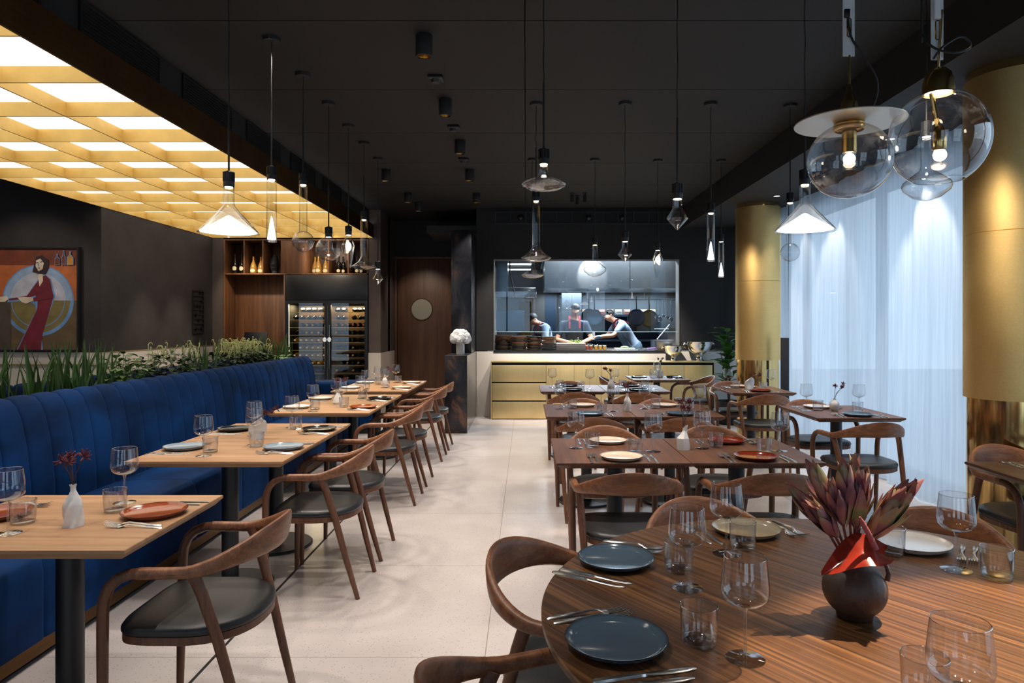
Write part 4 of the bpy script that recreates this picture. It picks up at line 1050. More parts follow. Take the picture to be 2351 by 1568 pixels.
# hydrangea in a white vase on the pillar plinth
t = thing('cylinder_vase', 'white cylinder vase on the patinated pillar plinth', 'vase', (-.91, 9.5, 1.04))
MB().lathe([(0, 0), (.055, 0), (.058, .004), (.058, .165), (.054, .165), (.052, .12), (0, .12)], seg=36).build('body', M['white'], t, ang=50)
t = thing('hydrangea_bunch', 'round bunch of white hydrangea in the cylinder vase', 'flower', (-.91, 9.5, 1.205))
MB().tube([(0, 0, -.08), (0, 0, .06)], .012, 8).build('stem', M['leaf'], t)
mb = MB(); R = random.Random(8)
for cx, cy, cz, cr in ((0, 0, .09, .095), (-.07, -.03, .075, .07), (.07, -.02, .08, .072), (.03, -.065, .07, .065), (-.035, -.07, .06, .06), (0, .06, .07, .08), (-.085, .02, .045, .06), (.09, .02, .045, .06), (.075, -.05, .04, .055), (-.075, -.055, .04, .05), (.0, -.085, .035, .05), (-.04, -.03, .125, .06), (.045, -.02, .125, .06)):
    mb.sphere((cx, cy, cz), cr*.88, 18, 12)
    for i in range(90):
        d = Vector((R.gauss(0, 1), R.gauss(0, 1), R.gauss(0, 1))).normalized(); c = Vector((cx, cy, cz))+d*cr
        s1 = d.orthogonal().normalized(); s2 = d.cross(s1); a0 = R.random()*6
        for q in range(4):
            a = a0+q*PI/2; o = s1*math.cos(a)+s2*math.sin(a); pz = s1*math.cos(a+PI/2)+s2*math.sin(a+PI/2)
            mb.poly([tuple(c), tuple(c+o*.012+pz*.009+d*.003), tuple(c+o*.021+d*.002), tuple(c+o*.012-pz*.009+d*.003)])
mb.build('bloom', flat('hydrangea_white', srgb(244,242,240), .7), t, smooth=False)
# ------------------------------------------------------------------ walnut shelf unit and wine fridge
W = lambda px, Y: (px-1207)*Y/1567
Zp = lambda py, Y: 1.45+(746-py)*Y/1567
SX0, SX1, SY, SD = -4.865, -2.535, 10.985, .43
t = thing('shelf_unit', 'built-in walnut shelf unit with open compartments above the wine fridge', 'shelf', (-3.7, SY, 0))
def sb(x0, x1, y0, y1, z0, z1, b=.001): return MB().box(x0+3.7, x1+3.7, y0-SY, y1-SY, z0, z1, bev=b)
sz0, sz1 = 2.283, 2.83
sb(SX0, SX0+.022, SY, SY+SD, .0, sz1).build('side_panel', M['walnut_panel'], t)
sb(SX1-.022, SX1, SY, SY+SD, sz0, sz1).build('side_panel', M['walnut_panel'], t)
sb(SX0+.022, SX1-.022, SY, SY+SD, sz0-.022, sz0).build('shelf_board', M['walnut_panel'], t)
sb(SX0+.022, SX1-.022, SY, SY+SD, sz1-.02, sz1).build('top_board', M['walnut_panel'], t)
sb(SX0+.022, SX1-.022, SY+SD, SY+SD+.015, sz0, sz1-.02).build('back_panel', M['walnut_door'], t)
XD = [W(p, SY) for p in (560, 603, 646, 705, 754, 799)]
for x in XD: sb(x-.009, x+.009, SY+.002, SY+SD, sz0, sz1-.02).build('divider', M['walnut_panel'], t)
sb(XD[2]+.01, XD[3]-.01, SY+.004, SY+.022, sz0+.002, sz1-.022).build('door', M['walnut_panel'], t)
sb(SX0+.022, -3.895, SY+SD-.03, SY+SD, 0, sz0-.022).build('niche_back', M['walnut_panel'], t)
sb(-3.895, -3.875, SY, SY+SD, 0, sz0-.022).build('side_panel', M['walnut_panel'], t)
# bottles on the shelves
gold = flat('gold_foil', srgb(200,140,50), .3, .8); cream = flat('cream_label', srgb(222,206,166), .7)
def bottle(kind, x, y, z, lab, grp):
    t = thing('wine_bottle', lab, 'bottle', (x, y, z), group=grp)
    if kind == 'dark':
        pr = [(0, 0), (.042, .0), (.046, .01), (.046, .13), (.040, .17), (.02, .235), (.0155, .27), (.0155, .30)]; gm = M['bottle_dark']; fm = M['matt_black']
    elif kind == 'gold':
        pr = [(0, 0), (.05, 0), (.054, .02), (.052, .09), (.04, .15), (.02, .2), (.0155, .23), (.0155, .26)]; gm = M['bottle_gold']; fm = gold
    else:
        pr = [(0, 0), (.038, 0), (.04, .01), (.038, .16), (.03, .19), (.013, .21), (.012, .27)]; gm = M['bottle_dark']; fm = M['matt_black']
    MB().lathe(pr, seg=24).build('body', gm, t, ang=50); h = pr[-1][1]
    MB().lathe([(.0165, h-.07), (.0172, h-.01), (.0172, h+.02), (.0, h+.022)], seg=16).build('foil', fm, t)
    mb = MB(); r0 = pr[2][0]+.0012
    zc, zh = (.085, .035) if kind == 'dark' else (.05, .026)
    rs = []
    for i in range(9):
        a = -PI/2+(-.75+1.5*i/8); e = math.sqrt(max(0, 1-((i-4)/4.4)**2))
        rs.append([(r0*math.cos(a), r0*math.sin(a), zc-zh*e), (r0*math.cos(a), r0*math.sin(a), zc+zh*e)])
    mb.rings(rs, closed=False, cap0=False, cap1=False); mb.build('paper_label', cream, t)
M['bottle_dark'] = flat('dark_bottle', srgb(16,18,16), .08)
M['bottle_gold'] = flat('gold_bottle', srgb(160,116,44), .1, Coat_Weight=.4)
by = SY+.12
for i, (p, dy) in enumerate(((540, .0), (534, .1), (554, .03))):
    bottle('dark', W(p, by), by+dy, sz0, '%s dark bottle with cream label in the first shelf compartment' % ('middle', 'rear', 'partition-side')[i], 'dark bottles on the shelf')
for i, (p, dy) in enumerate(((578, .1), (582, .0), (596, .06))):
    bottle('gold', W(p, by), by+dy, sz0, '%s gold-necked bottle in the second shelf compartment' % ('rear', 'front', 'slim outer')[i], 'gold bottles in the second compartment')
for i, (p, dy) in enumerate(((720, .08), (731, .0), (746, .05))):
    bottle('gold', W(p, by), by+dy, sz0, '%s gold-necked bottle in the compartment right of the walnut door' % ('first', 'biggest front', 'last')[i], 'gold bottles beside the walnut door')
for i, (p, dy) in enumerate(((776, .05), (784, .12), (818, .06), (826, .1))):
    bottle('slim', W(p, by), by+dy, sz0, '%s black slim bottle in the shaded compartments behind the pendants' % ('first', 'second', 'third', 'last')[i], 'black bottles at the end of the shelf')
t = thing('head_sculpture', 'black stylised head sculpture in the third shelf compartment', 'sculpture', (W(628, by), by+.06, sz0))
mb = MB(); rs = []
for z, a, b, yo in ((0, .055, .05, .0), (.05, .05, .048, .0), (.07, .062, .062, -.005), (.12, .072, .07, -.012), (.15, .068, .078, -.02), (.19, .064, .072, -.012), (.24, .058, .064, -.004), (.29, .034, .04, .004), (.33, .012, .014, .01)):
    rs.append([(a*math.cos(2*PI*i/16), yo+b*math.sin(2*PI*i/16), z) for i in range(16)])
mb.rings(rs); mb.build('head', M['matt_black'], t, ang=30)
MB().rings([[(-.012, -.065, .21), (.012, -.065, .21), (0, -.06, .215)], [(-.02, -.06, .135), (.02, -.06, .135), (0, -.105, .14)], [(-.012, -.06, .128), (.012, -.06, .128), (0, -.07, .127)]]).build('nose', M['matt_black'], t, ang=20)
MB().box(-.03, .03, -.09, -.06, .088, .102, bev=.005).build('mouth', M['matt_black'], t)
# wine fridge
FX0, FX1, FY, FZ = -3.87, -2.54, 10.99, 1.845
t = thing('wine_fridge', 'tall black double-door wine fridge glowing gold inside', 'wine fridge', (-3.205, FY, 0))
def fb(x0, x1, y0, y1, z0, z1, b=0.0): return MB().box(x0+3.205, x1+3.205, y0-FY, y1-FY, z0, z1, bev=b)
fb(FX0, FX1, FY, FY+.03, FZ+.005, sz0-.024, .002).build('top_panel', flat('fridge_panel', srgb(34,34,36), .35), t)
mb = MB()
for a in ((FX0, FX0+.03, FY+.03, FY+.56, 0, FZ), (FX1-.03, FX1, FY+.03, FY+.56, 0, FZ), (FX0+.03, FX1-.03, FY+.03, FY+.56, FZ-.03, FZ), (FX0+.03, FX1-.03, FY+.03, FY+.56, 0, .06), (FX0+.03, FX1-.03, FY+.54, FY+.56, .06, FZ-.03)):
    mb.box(a[0]+3.205, a[1]+3.205, a[2]-FY, a[3]-FY, a[4], a[5])
mb.build('cabinet', M['matt_black'], t, smooth=False)
xm = (FX0+FX1)/2 + .02
for x0, x1, hx in ((FX0, xm-.003, xm-.035), (xm+.003, FX1, xm+.035)):
    mb = MB(); w = .05
    for a in ((x0, x0+w, 0.06, FZ), (x1-w, x1, .06, FZ), (x0+w, x1-w, .06, .11), (x0+w, x1-w, FZ-.045, FZ)):
        mb.box(a[0]+3.205, a[1]+3.205, -.02, .018, a[2], a[3])
    d = mb.build('door', M['socket'], t, smooth=False)
    fb(x0+w, x1-w, FY-.004, FY+.004, .11, FZ-.045).build('pane', M['pane'], d)
    MB().tube([(hx+3.205, -.045, .75), (hx+3.205, -.045, 1.45)], .008, 8).build('handle', M['steel'], d)
mb = MB()
for s in (-1, 1):
    for k in range(8):
        a = 2*PI*k/8
        mb.tube([(xm+3.205+s*.037+.018*math.cos(a)+.0105*math.cos(b), -.056, 1.215+.024*math.sin(a)+.011*math.sin(b)) for b in [2*PI*i/10 for i in range(10)]], .0035, 5, loop=True)
mb.build('round_emblem', emit('white_mark', (1,1,1,1), .5), t)
for x in (FX0+.034, FX1-.04, xm-.02, xm+.014):
    fb(x, x+.006, FY+.05, FY+.06, .2, FZ-.06).build('light_strip', M['fridge_led'], t)
fb(FX0+.05, FX1-.05, FY+.53, FY+.538, .15, FZ-.08).build('lit_back', flat('gold_back', srgb(70,49,19), .5), t)
rows = 13
for i in range(rows):
    z = .18+i*.123
    fb(FX0+.035, FX1-.035, FY+.06, FY+.085, z-.006, z).build('rack_front', flat('rack_gold', srgb(206,160,80), .3, .7) if i == 0 else bpy.data.materials['rack_gold'], t, smooth=False)
caps = {'dark': M['bottle_dark'], 'gold': gold, 'pale': flat('pale_capsule', srgb(228,214,170), .4), 'red': flat('copper_capsule', srgb(176,84,40), .35, .5)}
protoB = {}
def lying(kind):
    t = thing('wine_bottle', 'bottle lying with its capped neck to the glass door in the wine fridge', 'bottle', group='bottles lying in the wine fridge')
    m4 = Matrix.Rotation(PI/2, 4, 'X')
    mb = MB(); mb.lathe([(0, -.28), (.037, -.28), (.038, -.09), (.03, -.065), (.0145, -.03), (.0145, -.02)], seg=14); mb.xf(m4); mb.build('body', M['bottle_dark'] if kind != 'pale' else M['bottle_gold'], t)
    mb = MB(); mb.lathe([(.0155, -.03), (.0158, .0), (.014, .002), (0, .002)], seg=12); mb.xf(m4); mb.build('capsule', caps[kind], t)
    return t
R = random.Random(21)
for i in range(rows):
    z = .18+i*.123+.039
    for (a, b) in ((FX0+.10, xm-.10), (xm+.10, FX1-.10)):
        for k in range(6):
            x = a+(b-a)*k/5
            if R.random() < .05: continue
            kd = 'pale' if (5 <= i <= 8 and x < xm) else ('red' if (i == 10 and x > xm) else ('gold' if R.random() < .25 else 'dark'))
            if kd not in protoB: protoB[kd] = Proto(lying(kd))
            protoB[kd].put((x+R.uniform(-.008, .008), FY+.115+R.uniform(0, .03), z), 0, 'bottle lying with its capped neck to the glass door in the wine fridge', 'bottles lying in the wine fridge')
# monitor on a stand desk in the niche
t = thing('host_desk', 'dark host desk standing before the walnut niche', 'desk', (-4.35, 10.55, 0))
MB().box(-.45, .4, -.2, .2, 1.0, 1.04, bev=.004).build('desktop', M['matt_black'], t); MB().box(-.42, .37, -.17, .18, 0, 1.0).build('base', M['matt_black'], t)
t = thing('monitor', 'back of a black tilted monitor in front of the walnut niche', 'monitor', (W(585, 10.5), 10.5, 1.04))
mb = MB(); mb.box(-.18, .18, -.012, .012, 0, .26, bev=.006); mb.xf(Matrix.Translation((0, 0, .045)) @ Matrix.Rotation(math.radians(-14), 4, 'X')); mb.build('screen_housing', M['socket'], t)
MB().box(-.09, .09, -.07, .09, 0, .012, bev=.003).build('stand_foot', M['socket'], t); MB().box(-.025, .025, -.005, .02, .01, .1).build('stand_neck', M['socket'], t)
# black metal wall piece on the side wall
t = thing('wall_ornament', 'black metal lattice ornament on the dark side wall', 'wall decoration', (-5.035, 10.5, 1.65))
mb = MB(); R = random.Random(2)
mb.box(-.01, .008, -.17, -.155, -.33, .33); mb.box(-.01, .008, .155, .17, -.33, .33)
for k in range(10): mb.box(-.01, .008, -.155, .155, -.33+k*.0715, -.315+k*.0715)
for k in range(12):
    y = R.uniform(-.14, .1); z = -.3+R.randint(0, 8)*.0715; mb.box(-.008, .006, y, y+.012, z, z+.07); mb.box(-.008, .006, y, y+.06, z+.03, z+.045)
mb.build('lattice', M['matt_black'], t, smooth=False)

# ------------------------------------------------------------------ painting
PY = 8.09
def pq(px, py): return (W(px, PY)+5.9, Zp(py, PY)-1.75)
t = thing('painting', 'large painting of a woman in a long red dress before a pale circle', 'painting', (-5.9, PY, 1.75))
X0, X1, Zb, Zt = -1.06, .60, Zp(803, PY)-1.75, Zp(571, PY)-1.75
mb = MB(); 
for a in ((X0-.02, X0, Zb-.02, Zt+.02), (X1, X1+.02, Zb-.02, Zt+.02), (X0, X1, Zb-.02, Zb), (X0, X1, Zt, Zt+.02)): mb.box(a[0], a[1], -.035, .025, a[2], a[3])
mb.build('picture_frame', M['matt_black'], t, smooth=False)
def paint(name, c, var=.22):
    return flat('paint_'+name, c, .65, var=var, vscale=7)
pm = [paint('brown', srgb(122,58,34)), paint('orange', srgb(190,102,52)), paint('olive', srgb(104,84,58)), paint('blue', srgb(150,172,200)), paint('lilac', srgb(188,186,196)),
      paint('red', srgb(116,34,48)), paint('hair', srgb(52,34,36)), paint('skin', srgb(226,204,176)), paint('ochre', srgb(128,112,66)), paint('line', srgb(110,150,196)), paint('bottle', srgb(190,130,50)), paint('darkolive', srgb(86,72,62))]
mb = MB(); mb.mi = 0
mb.box(X0, X1, 0, .02, Zb, Zt)
lay = [0]
def shape(mi, pts):
    mb.mi = mi; lay[0] += 1; y = -.0006*lay[0]; mb.poly([(q[0], y, q[1]) for q in pts])
clip = lambda p: (max(X0, min(X1, p[0])), max(Zb, min(Zt, p[1])))
def S2(mi, pxs): shape(mi, [clip(pq(*p)) for p in pxs])
def disc(cx, cy, r, mi, a0=0, a1=2*PI, n=40, sq=1.0):
    S2(mi, [(cx+r*math.cos(a0+(a1-a0)*i/n), cy+sq*r*math.sin(a0+(a1-a0)*i/n)) for i in range(n+1)])
S2(1, [(-40, 609), (184, 609), (184, 690), (-40, 690)])
S2(2, [(-150, 690), (184, 690), (184, 803), (-150, 803)])
disc(-60, 690, 78, 1); disc(-60, 690, 60, 0)
disc(88, 690, 82, 9); disc(88, 690, 79, 3, PI, 2*PI); disc(88, 690, 64, 4, PI, 2*PI)
disc(88, 690, 79, 9, 0, PI); disc(88, 690, 74, 8, 0, PI); disc(88, 690, 62, 9, 0, PI); disc(88, 690, 60, 8, 0, PI)
S2(11, [(-10, 690), (26, 690), (26, 803), (-30, 803)])
S2(9, [(104, 630), (92, 636), (60, 683), (20, 684), (18, 694), (62, 690), (82, 700), (84, 712), (40, 803), (100, 803), (96, 770), (121, 700), (127, 680), (118, 640)])
S2(5, [(106, 632), (94, 637), (63, 679), (22, 686), (22, 690), (60, 686), (82, 678), (88, 690), (86, 710), (42, 803), (95, 803), (98, 770), (119, 700), (124, 680), (116, 642)])
S2(7, [(90, 616), (98, 618), (100, 645), (92, 658), (89, 640)])
S2(6, [(76, 624), (84, 590), (98, 586), (112, 596), (114, 615), (106, 630), (90, 629)])
S2(7, [(84, 598), (94, 594), (102, 604), (99, 618), (90, 623), (83, 612)])
S2(6, [(84, 603), (89, 602), (89, 604), (84, 605)]); S2(6, [(94, 601), (99, 600), (99, 602), (94, 603)]); S2(5, [(88, 615), (93, 614), (92, 617)]); S2(9, [(90, 603), (92, 603), (91, 611), (88, 611)])
S2(5, [(78, 684), (122, 672), (124, 684), (80, 692)])
S2(7, [(42, 683), (58, 682), (78, 683), (78, 691), (62, 697), (52, 694)]); S2(7, [(-4, 682), (18, 680), (22, 686), (14, 693), (-6, 694)])
for x, h, w in ((133, 26, 5), (148, 34, 4), (163, 32, 7)):
    S2(9, [(x-w-1, 609), (x-w-1, 609-h*.55), (x-2, 609-h*.75), (x-2, 609-h), (x+2, 609-h), (x+2, 609-h*.75), (x+w+1, 609-h*.55), (x+w+1, 609)])
    S2(10 if x == 163 else 0, [(x-w, 608), (x-w, 609-h*.5), (x-1, 609-h*.7), (x-1, 610-h), (x+1, 610-h), (x+1, 609-h*.7), (x+w, 609-h*.5), (x+w, 608)])
mb.build('canvas', pm, t, smooth=False)

# ------------------------------------------------------------------ brass sideboard below the kitchen window
BX0, BX1, BY, BZ = -.535, 2.90, 10.47, .89
t = thing('sideboard', 'long brushed brass sideboard with drawers and doors below the kitchen window', 'sideboard', (1.18, BY, 0))
def db(x0, x1, y0, y1, z0, z1, b=.0015): return MB().box(x0-1.18, x1-1.18, y0-BY, y1-BY, z0, z1, bev=b)
db(BX0, BX1, BY, KW-.014, BZ-.018, BZ, .002).build('top', M['brass_front'], t)
db(BX0+.01, BX1-.01, BY+.03, KW-.014, .0, BZ-.018, 0).build('carcass', M['matt_black'], t)
db(BX0, BX0+.012, BY+.003, KW-.014, 0, BZ-.018).build('end_panel', M['brass_front'], t); db(BX1-.012, BX1, BY+.003, KW-.014, 0, BZ-.018).build('end_panel', M['brass_front'], t)
xs = [W(p, BY) for p in (1129, 1254, 1318, 1381, 1444, 1507, 1571, 1636)]
zz = [.012, .272, .292, .555, .576, .833]
for k in range(3): db(xs[0]+.004, xs[1]-.002, BY, BY+.022, zz[2*k], zz[2*k+1]).build('drawer', M['brass_front'], t)
for k in range(1, 7): db(xs[k]+.002, xs[k+1]-.002, BY, BY+.022, .012, .833).build('door', M['brass_front'], t)
def cooler(x, y, r, h, lab):
    t = thing('punch_bowl', lab, 'bowl', (x, y, BZ), group='polished silver bowls')
    MB().lathe([(0, 0), (.45*r, 0), (.46*r, .02*h), (.36*r, .06*h), (.24*r, .12*h), (.2*r, .22*h), (.3*r, .27*h), (.24*r, .31*h)], seg=40, cap1=True).build('foot', M['silver'], t, ang=50)
    MB().lathe([(.2*r, .3*h), (.5*r, .40*h), (.78*r, .58*h), (.93*r, .80*h), (1.0*r, .98*h), (1.04*r, 1.0*h), (.98*r, 1.0*h), (.88*r, .8*h), (.7*r, .58*h), (.2*r, .36*h), (0, .36*h)], seg=56).build('bowl', M['silver'], t, ang=60)
    for s in (-1, 1):
        MB().tube([(s*r*.96, -.03*r, .88*h), (s*r*1.12, -.08*r, .93*h), (s*r*1.16, 0, .85*h), (s*r*1.12, .08*r, .93*h), (s*r*.96, .03*r, .88*h)], .012*r/.2, 8).build('handle', M['silver'], t)
cooler(2.30, 10.62, .155, .235, 'smaller silver footed bowl on the brass sideboard')
cooler(2.70, 10.62, .205, .30, 'larger silver footed bowl at the end of the brass sideboard')
# ------------------------------------------------------------------ kitchen behind the serving window
KF = .10
kw = flat('kitchen_wall', srgb(78,84,90), .55, var=.06); kblue = flat('kitchen_blue', srgb(44,62,82), .5); kceil = flat('kitchen_ceiling', srgb(52,50,50), .7)
struct(bx('wall_kitchen_back', kw, -1.6, 4.0, 14.2, 14.4, 0, 3.0), 'grey kitchen back wall')
struct(bx('wall_kitchen_left', flat('kitchen_side', srgb(150,152,150), .5), -.75, -.6, DW+.2, 14.2, 0, 3.0)); struct(bx('wall_kitchen_right', kw, 3.6, 3.75, 10.98, 14.2, 0, 3.0))
struct(bx('ceiling_kitchen', kceil, -1.6, 4.0, 11.0, 14.4, 2.95, 3.05)); struct(bx('floor_kitchen', flat('kitchen_floor', srgb(90,88,86), .5), -.6, 3.6, 11.0, 14.2, 0, KF))
struct(bx('trim_10', kceil, -.6, .30, 11.2, 14.2, 2.60, 2.95), 'lowered dark ceiling over the aisle-side end of the kitchen')
for i, y in enumerate((12.5, 13.7)):
    t = thing('ceiling_tube_light', '%s white tube light on the kitchen ceiling' % ('front', 'rear')[i], 'ceiling light', (-.14, y, 2.599), group='kitchen tube lights')
    MB().box(-.25, .25, -.05, .05, -.03, -.001).build('fitting', M['white_trim'], t); MB().box(-.24, .24, -.035, .035, -.05, -.03, bev=.01).build('tube', M['tubelight'], t)
# extractor hoods
def hood(x0, x1, lab):
    y0, y1, z0, z1 = 12.3, 13.9, 2.11, 2.66
    t = thing('extractor_hood', lab, 'hood', ((x0+x1)/2, y0, z0), group='steel extractor hoods'); c = (x0+x1)/2; h = (x1-x0)/2
    mb = MB(); 
    for a in ((-h, h, 0, .02, 0, z1-z0), (-h, h, 1.58, 1.6, 0, z1-z0), (-h, -h+.02, .02, 1.58, 0, z1-z0), (h-.02, h, .02, 1.58, 0, z1-z0), (-h+.02, h-.02, .02, 1.58, z1-z0-.02, z1-z0)): mb.box(*a)
    mb.build('shell', M['steel'], t, smooth=False)
    n = max(1, round((x1-x0)/.72)); w = (2*h-.06)/n
    for i in range(n):
        xx = -h+.03+i*w
        mb = MB(); mb.rings([[(xx+.03, .12, .02), (xx+w-.03, .12, .02), (xx+w-.03, .13, .03), (xx+.03, .13, .03)], [(xx+.03, 1.1, .25), (xx+w-.03, 1.1, .25), (xx+w-.03, 1.11, .27), (xx+.03, 1.11, .27)]]); mb.build('filter', flat('hood_filter', srgb(160,172,182), .3, .6) if not bpy.data.materials.get('hood_filter') else bpy.data.materials['hood_filter'], t, smooth=False)
        MB().box(xx+.1, xx+w-.1, 1.15, 1.25, .18, .2).build('lamp', M['hood_led'], t)
    for s in (-.6, .6):
        MB().tube([(h*s, .1, z1-z0), (h*s, .1, 2.95-z0)], .006, 6).build('hanger', M['steel'], t)
    return t
hood(.34, 1.875, 'wide steel extractor hood above the chef in dark clothes'); hood(1.885, 3.3, 'second steel extractor hood towards the hanging pans')
t = thing('dish_machine', 'steel dishwasher arm and hood at the aisle-side end of the kitchen', 'kitchen machine', (-.35, 13.0, KF))
MB().box(-.2, .25, -.3, .4, .0, .85).build('base', M['steel'], t); MB().box(-.2, .32, -.3, .3, 1.25, 1.62, bev=.02).build('hood', flat('blue_steel', srgb(70,96,118), .35, .5), t)
MB().box(-.2, .55, -.3, .3, 1.85, 2.05, bev=.02).build('top_unit', M['steel'], t)
MB().tube([(.5, -.25, .85), (.5, -.25, 1.85)], .025, 10).build('post', M['white_trim'], t); MB().tube([(-.15, -.28, 1.15), (.5, -.25, 1.15)], .012, 8).build('rail', M['steel'], t)
MB().box(.22, .46, .1, .13, .85, 1.8).build('door', flat('ochre_door', srgb(150,110,40), .5), t)
t = thing('vent_duct', 'steel duct rising by the kitchen side wall', 'duct', (-.42, 12.2, 1.9)); MB().box(-.1, .1, -.1, .5, .05, 1.0).build('shaft', M['steel'], t); MB().tube([(.13, -.05, 1.0), (.14, -.05, .5), (.2, -.05, .2), (.24, -.05, .05)], .012, 8).build('pipe', M['matt_black'], t)
t = thing('kitchen_door', 'tall grey kitchen door behind the chef in pale shirt', 'door', (.28, 14.15, KF)); MB().box(-.36, .36, -.02, .04, 0, 2.05).build('leaf', flat('kdoor', srgb(92,88,84), .5), t); MB().box(.12, .34, -.03, -.02, .3, 1.98).build('blue_panel', kblue, t)
t = thing('tall_cupboard', 'grey two-door cupboard beside the kitchen door', 'cupboard', (.93, 13.98, KF))
for s in (0, 1): MB().box(-.2+s*.2, -.003+s*.2, -.2, .2, 0, 2.0).build('door', kw, t)
MB().box(-.02, .02, -.215, -.2, 1.2, 1.23).build('handle', M['steel'], t)
# wall shelf with spice boxes
t = thing('wall_shelf', 'dark blue wall shelf unit behind the chefs', 'shelf', (1.75, 13.9, KF))
MB().box(-.62, .95, -.15, .25, 1.52, 1.555).build('top_board', kblue, t); MB().box(-.62, .95, .2, .25, .9, 1.52).build('back_panel', kblue, t); MB().box(-.62, .95, -.15, .2, 1.02, 1.05).build('lower_board', kblue, t)
for x in (-.62, .95, .3): MB().box(x, x+.03, -.15, .2, 1.05, 1.52).build('divider', kblue, t)
cols = [srgb(190,120,70), srgb(110,140,120), srgb(180,80,60), srgb(190,150,110), srgb(200,190,170), srgb(180,120,100), srgb(60,70,110), srgb(190,150,90), srgb(220,190,60)]
for i, c in enumerate(cols):
    t = thing('spice_box', '%s spice container on the blue kitchen wall shelf' % ('first tan', 'green', 'red', 'light brown', 'cream', 'pinkish', 'dark blue', 'ochre', 'yellow')[i], 'container', (1.2+i*.17, 13.83, KF+1.556), group='spice containers on the wall shelf')
    MB().box(-.06, .06, -.06, .06, 0, .11, bev=.006).build('box', flat('spice%d' % i, c, .5), t); MB().box(-.05, .05, -.065, -.061, .06, .1).build('paper_label', M['white'], t)
for i, (x, w, c) in enumerate(((1.3, .035, srgb(200,205,205)), (1.37, .035, srgb(210,214,214)), (1.95, .04, srgb(160,150,110)), (2.08, .03, srgb(210,210,205)))):
    t = thing('jar', '%s jar standing inside the blue wall shelf' % ('first pale', 'second pale', 'olive', 'small white')[i], 'jar', (x, 13.83, KF+1.051), group='jars in the blue shelf')
    MB().lathe([(0, 0), (w, 0), (w, .14), (w*.8, .16)], seg=20, cap1=True).build('body', flat('jar%d' % i, c, .2), t); MB().lathe([(w*.85, .16), (w*.85, .185)], seg=20, cap0=True, cap1=True).build('lid', M['steel'], t)
t = thing('paper_sheet', 'pale notice sheet pinned on the blue shelf back', 'paper', (2.42, 14.09, KF+1.3)); MB().box(-.13, .13, -.003, .003, -.11, .11).build('sheet', flat('paper', srgb(190,196,206), .7), t)
# hanging pans and utensils
t = thing('pan_rail', 'steel hanging rail with hooks below the second hood', 'rail', (2.55, 12.9, 1.93))
MB().tube([(-1.4, 0, 0), (.72, 0, 0)], .009, 8).build('bar', M['steel'], t)
for x in (-1.38, -.3, .7): MB().tube([(x, 0, 0), (x, 0, .2)], .006, 6).build('hook', M['steel'], t)
def pan(x, z, r, m, lab, back=M['matt_black'], dy=0.0):
    t = thing('hanging_pan', lab, 'pan', (x, 12.86+dy, z), group='pans hanging in the kitchen')
    m4 = Matrix.Rotation(PI/2, 4, 'X')
    mb = MB(); mb.lathe([(0, 0), (r*.78, 0), (r, .05), (r-.004, .052), (r*.77, .004), (0, .004)], seg=40); mb.xf(m4); mb.build('pan_body', m, t, ang=50)
    MB().tube([(0, -.045, r*.95), (0, -.03, r+.12), (0, -.01, r+.24)], [.012, .010, .008], 8).build('handle', back if back else m, t)
pb = flat('blue_pan', srgb(56,84,110), .3, .3); pbr = flat('copper_pan', srgb(128,98,62), .3, .7)
pan(1.19, 1.62, .14, M['matt_black'], 'black pan hanging behind the head of the chef in dark clothes', dy=.05)
pan(1.29, 1.60, .145, pb, 'blue frying pan hanging next to the chef in dark clothes')
pan(2.08, 1.585, .165, pb, 'blue frying pan hanging first on the rail by the steel sink end')
pan(2.33, 1.565, .17, pbr, 'big brownish copper pan hanging behind the ladles', dy=.06)
for i, (x, L, r) in enumerate(((2.46, .30, .04), (2.53, .34, .05), (2.60, .28, .03), (2.67, .31, .035), (2.74, .35, .04))):
    t = thing('hanging_ladle', '%s steel utensil hanging on the kitchen rail' % ('first', 'second', 'third', 'fourth', 'fifth')[i], 'ladle', (x, 12.88, 1.92), group='utensils on the kitchen rail')
    MB().tube([(0, 0, 0), (0, 0, -L)], .006, 6).build('handle', M['steel'], t); MB().sphere((0, 0, -L-.02), r, 14, 8, (1, .6, 1)).build('scoop', M['steel'], t)
# worktops
t = thing('cooking_range', 'steel cooking range along the kitchen back', 'range', (2.0, 13.2, KF)); MB().box(-.8, 1.4, -.35, .3, 0, .86, bev=.01).build('body', flat('range_dark', srgb(58,58,60), .4, .5), t); MB().box(-.8, 1.4, -.36, .3, .86, .9, bev=.006).build('top', M['steel'], t)
t = thing('steel_station', 'steel counter unit with raised back at the window-side end of the kitchen', 'counter', (2.6, 12.0, KF))
MB().box(-.35, .75, -.1, .3, 0, 1.08).build('body', M['steel'], t); MB().box(-.1, .75, -.06, .0, 1.08, 1.3).build('upstand', M['steel'], t); MB().tube([(-.3, -.05, 1.1), (-.05, .1, 1.36)], .008, 6).build('rod', M['white_trim'], t); MB().tube([(-.02, -.05, 1.14), (.2, .1, 1.37)], .008, 6).build('rod', M['white_trim'], t); MB().tube([(-.35, -.05, 1.28), (.75, -.05, 1.28)], .007, 6).build('rail', M['white_trim'], t)
t = thing('prep_bench', 'dark prep counter directly behind the kitchen pass', 'counter', (.95, 11.5, KF)); MB().box(-1.4, 1.45, -.03, .06, 0, .90).build('body', flat('bench_dark', srgb(40,40,42), .4), t)
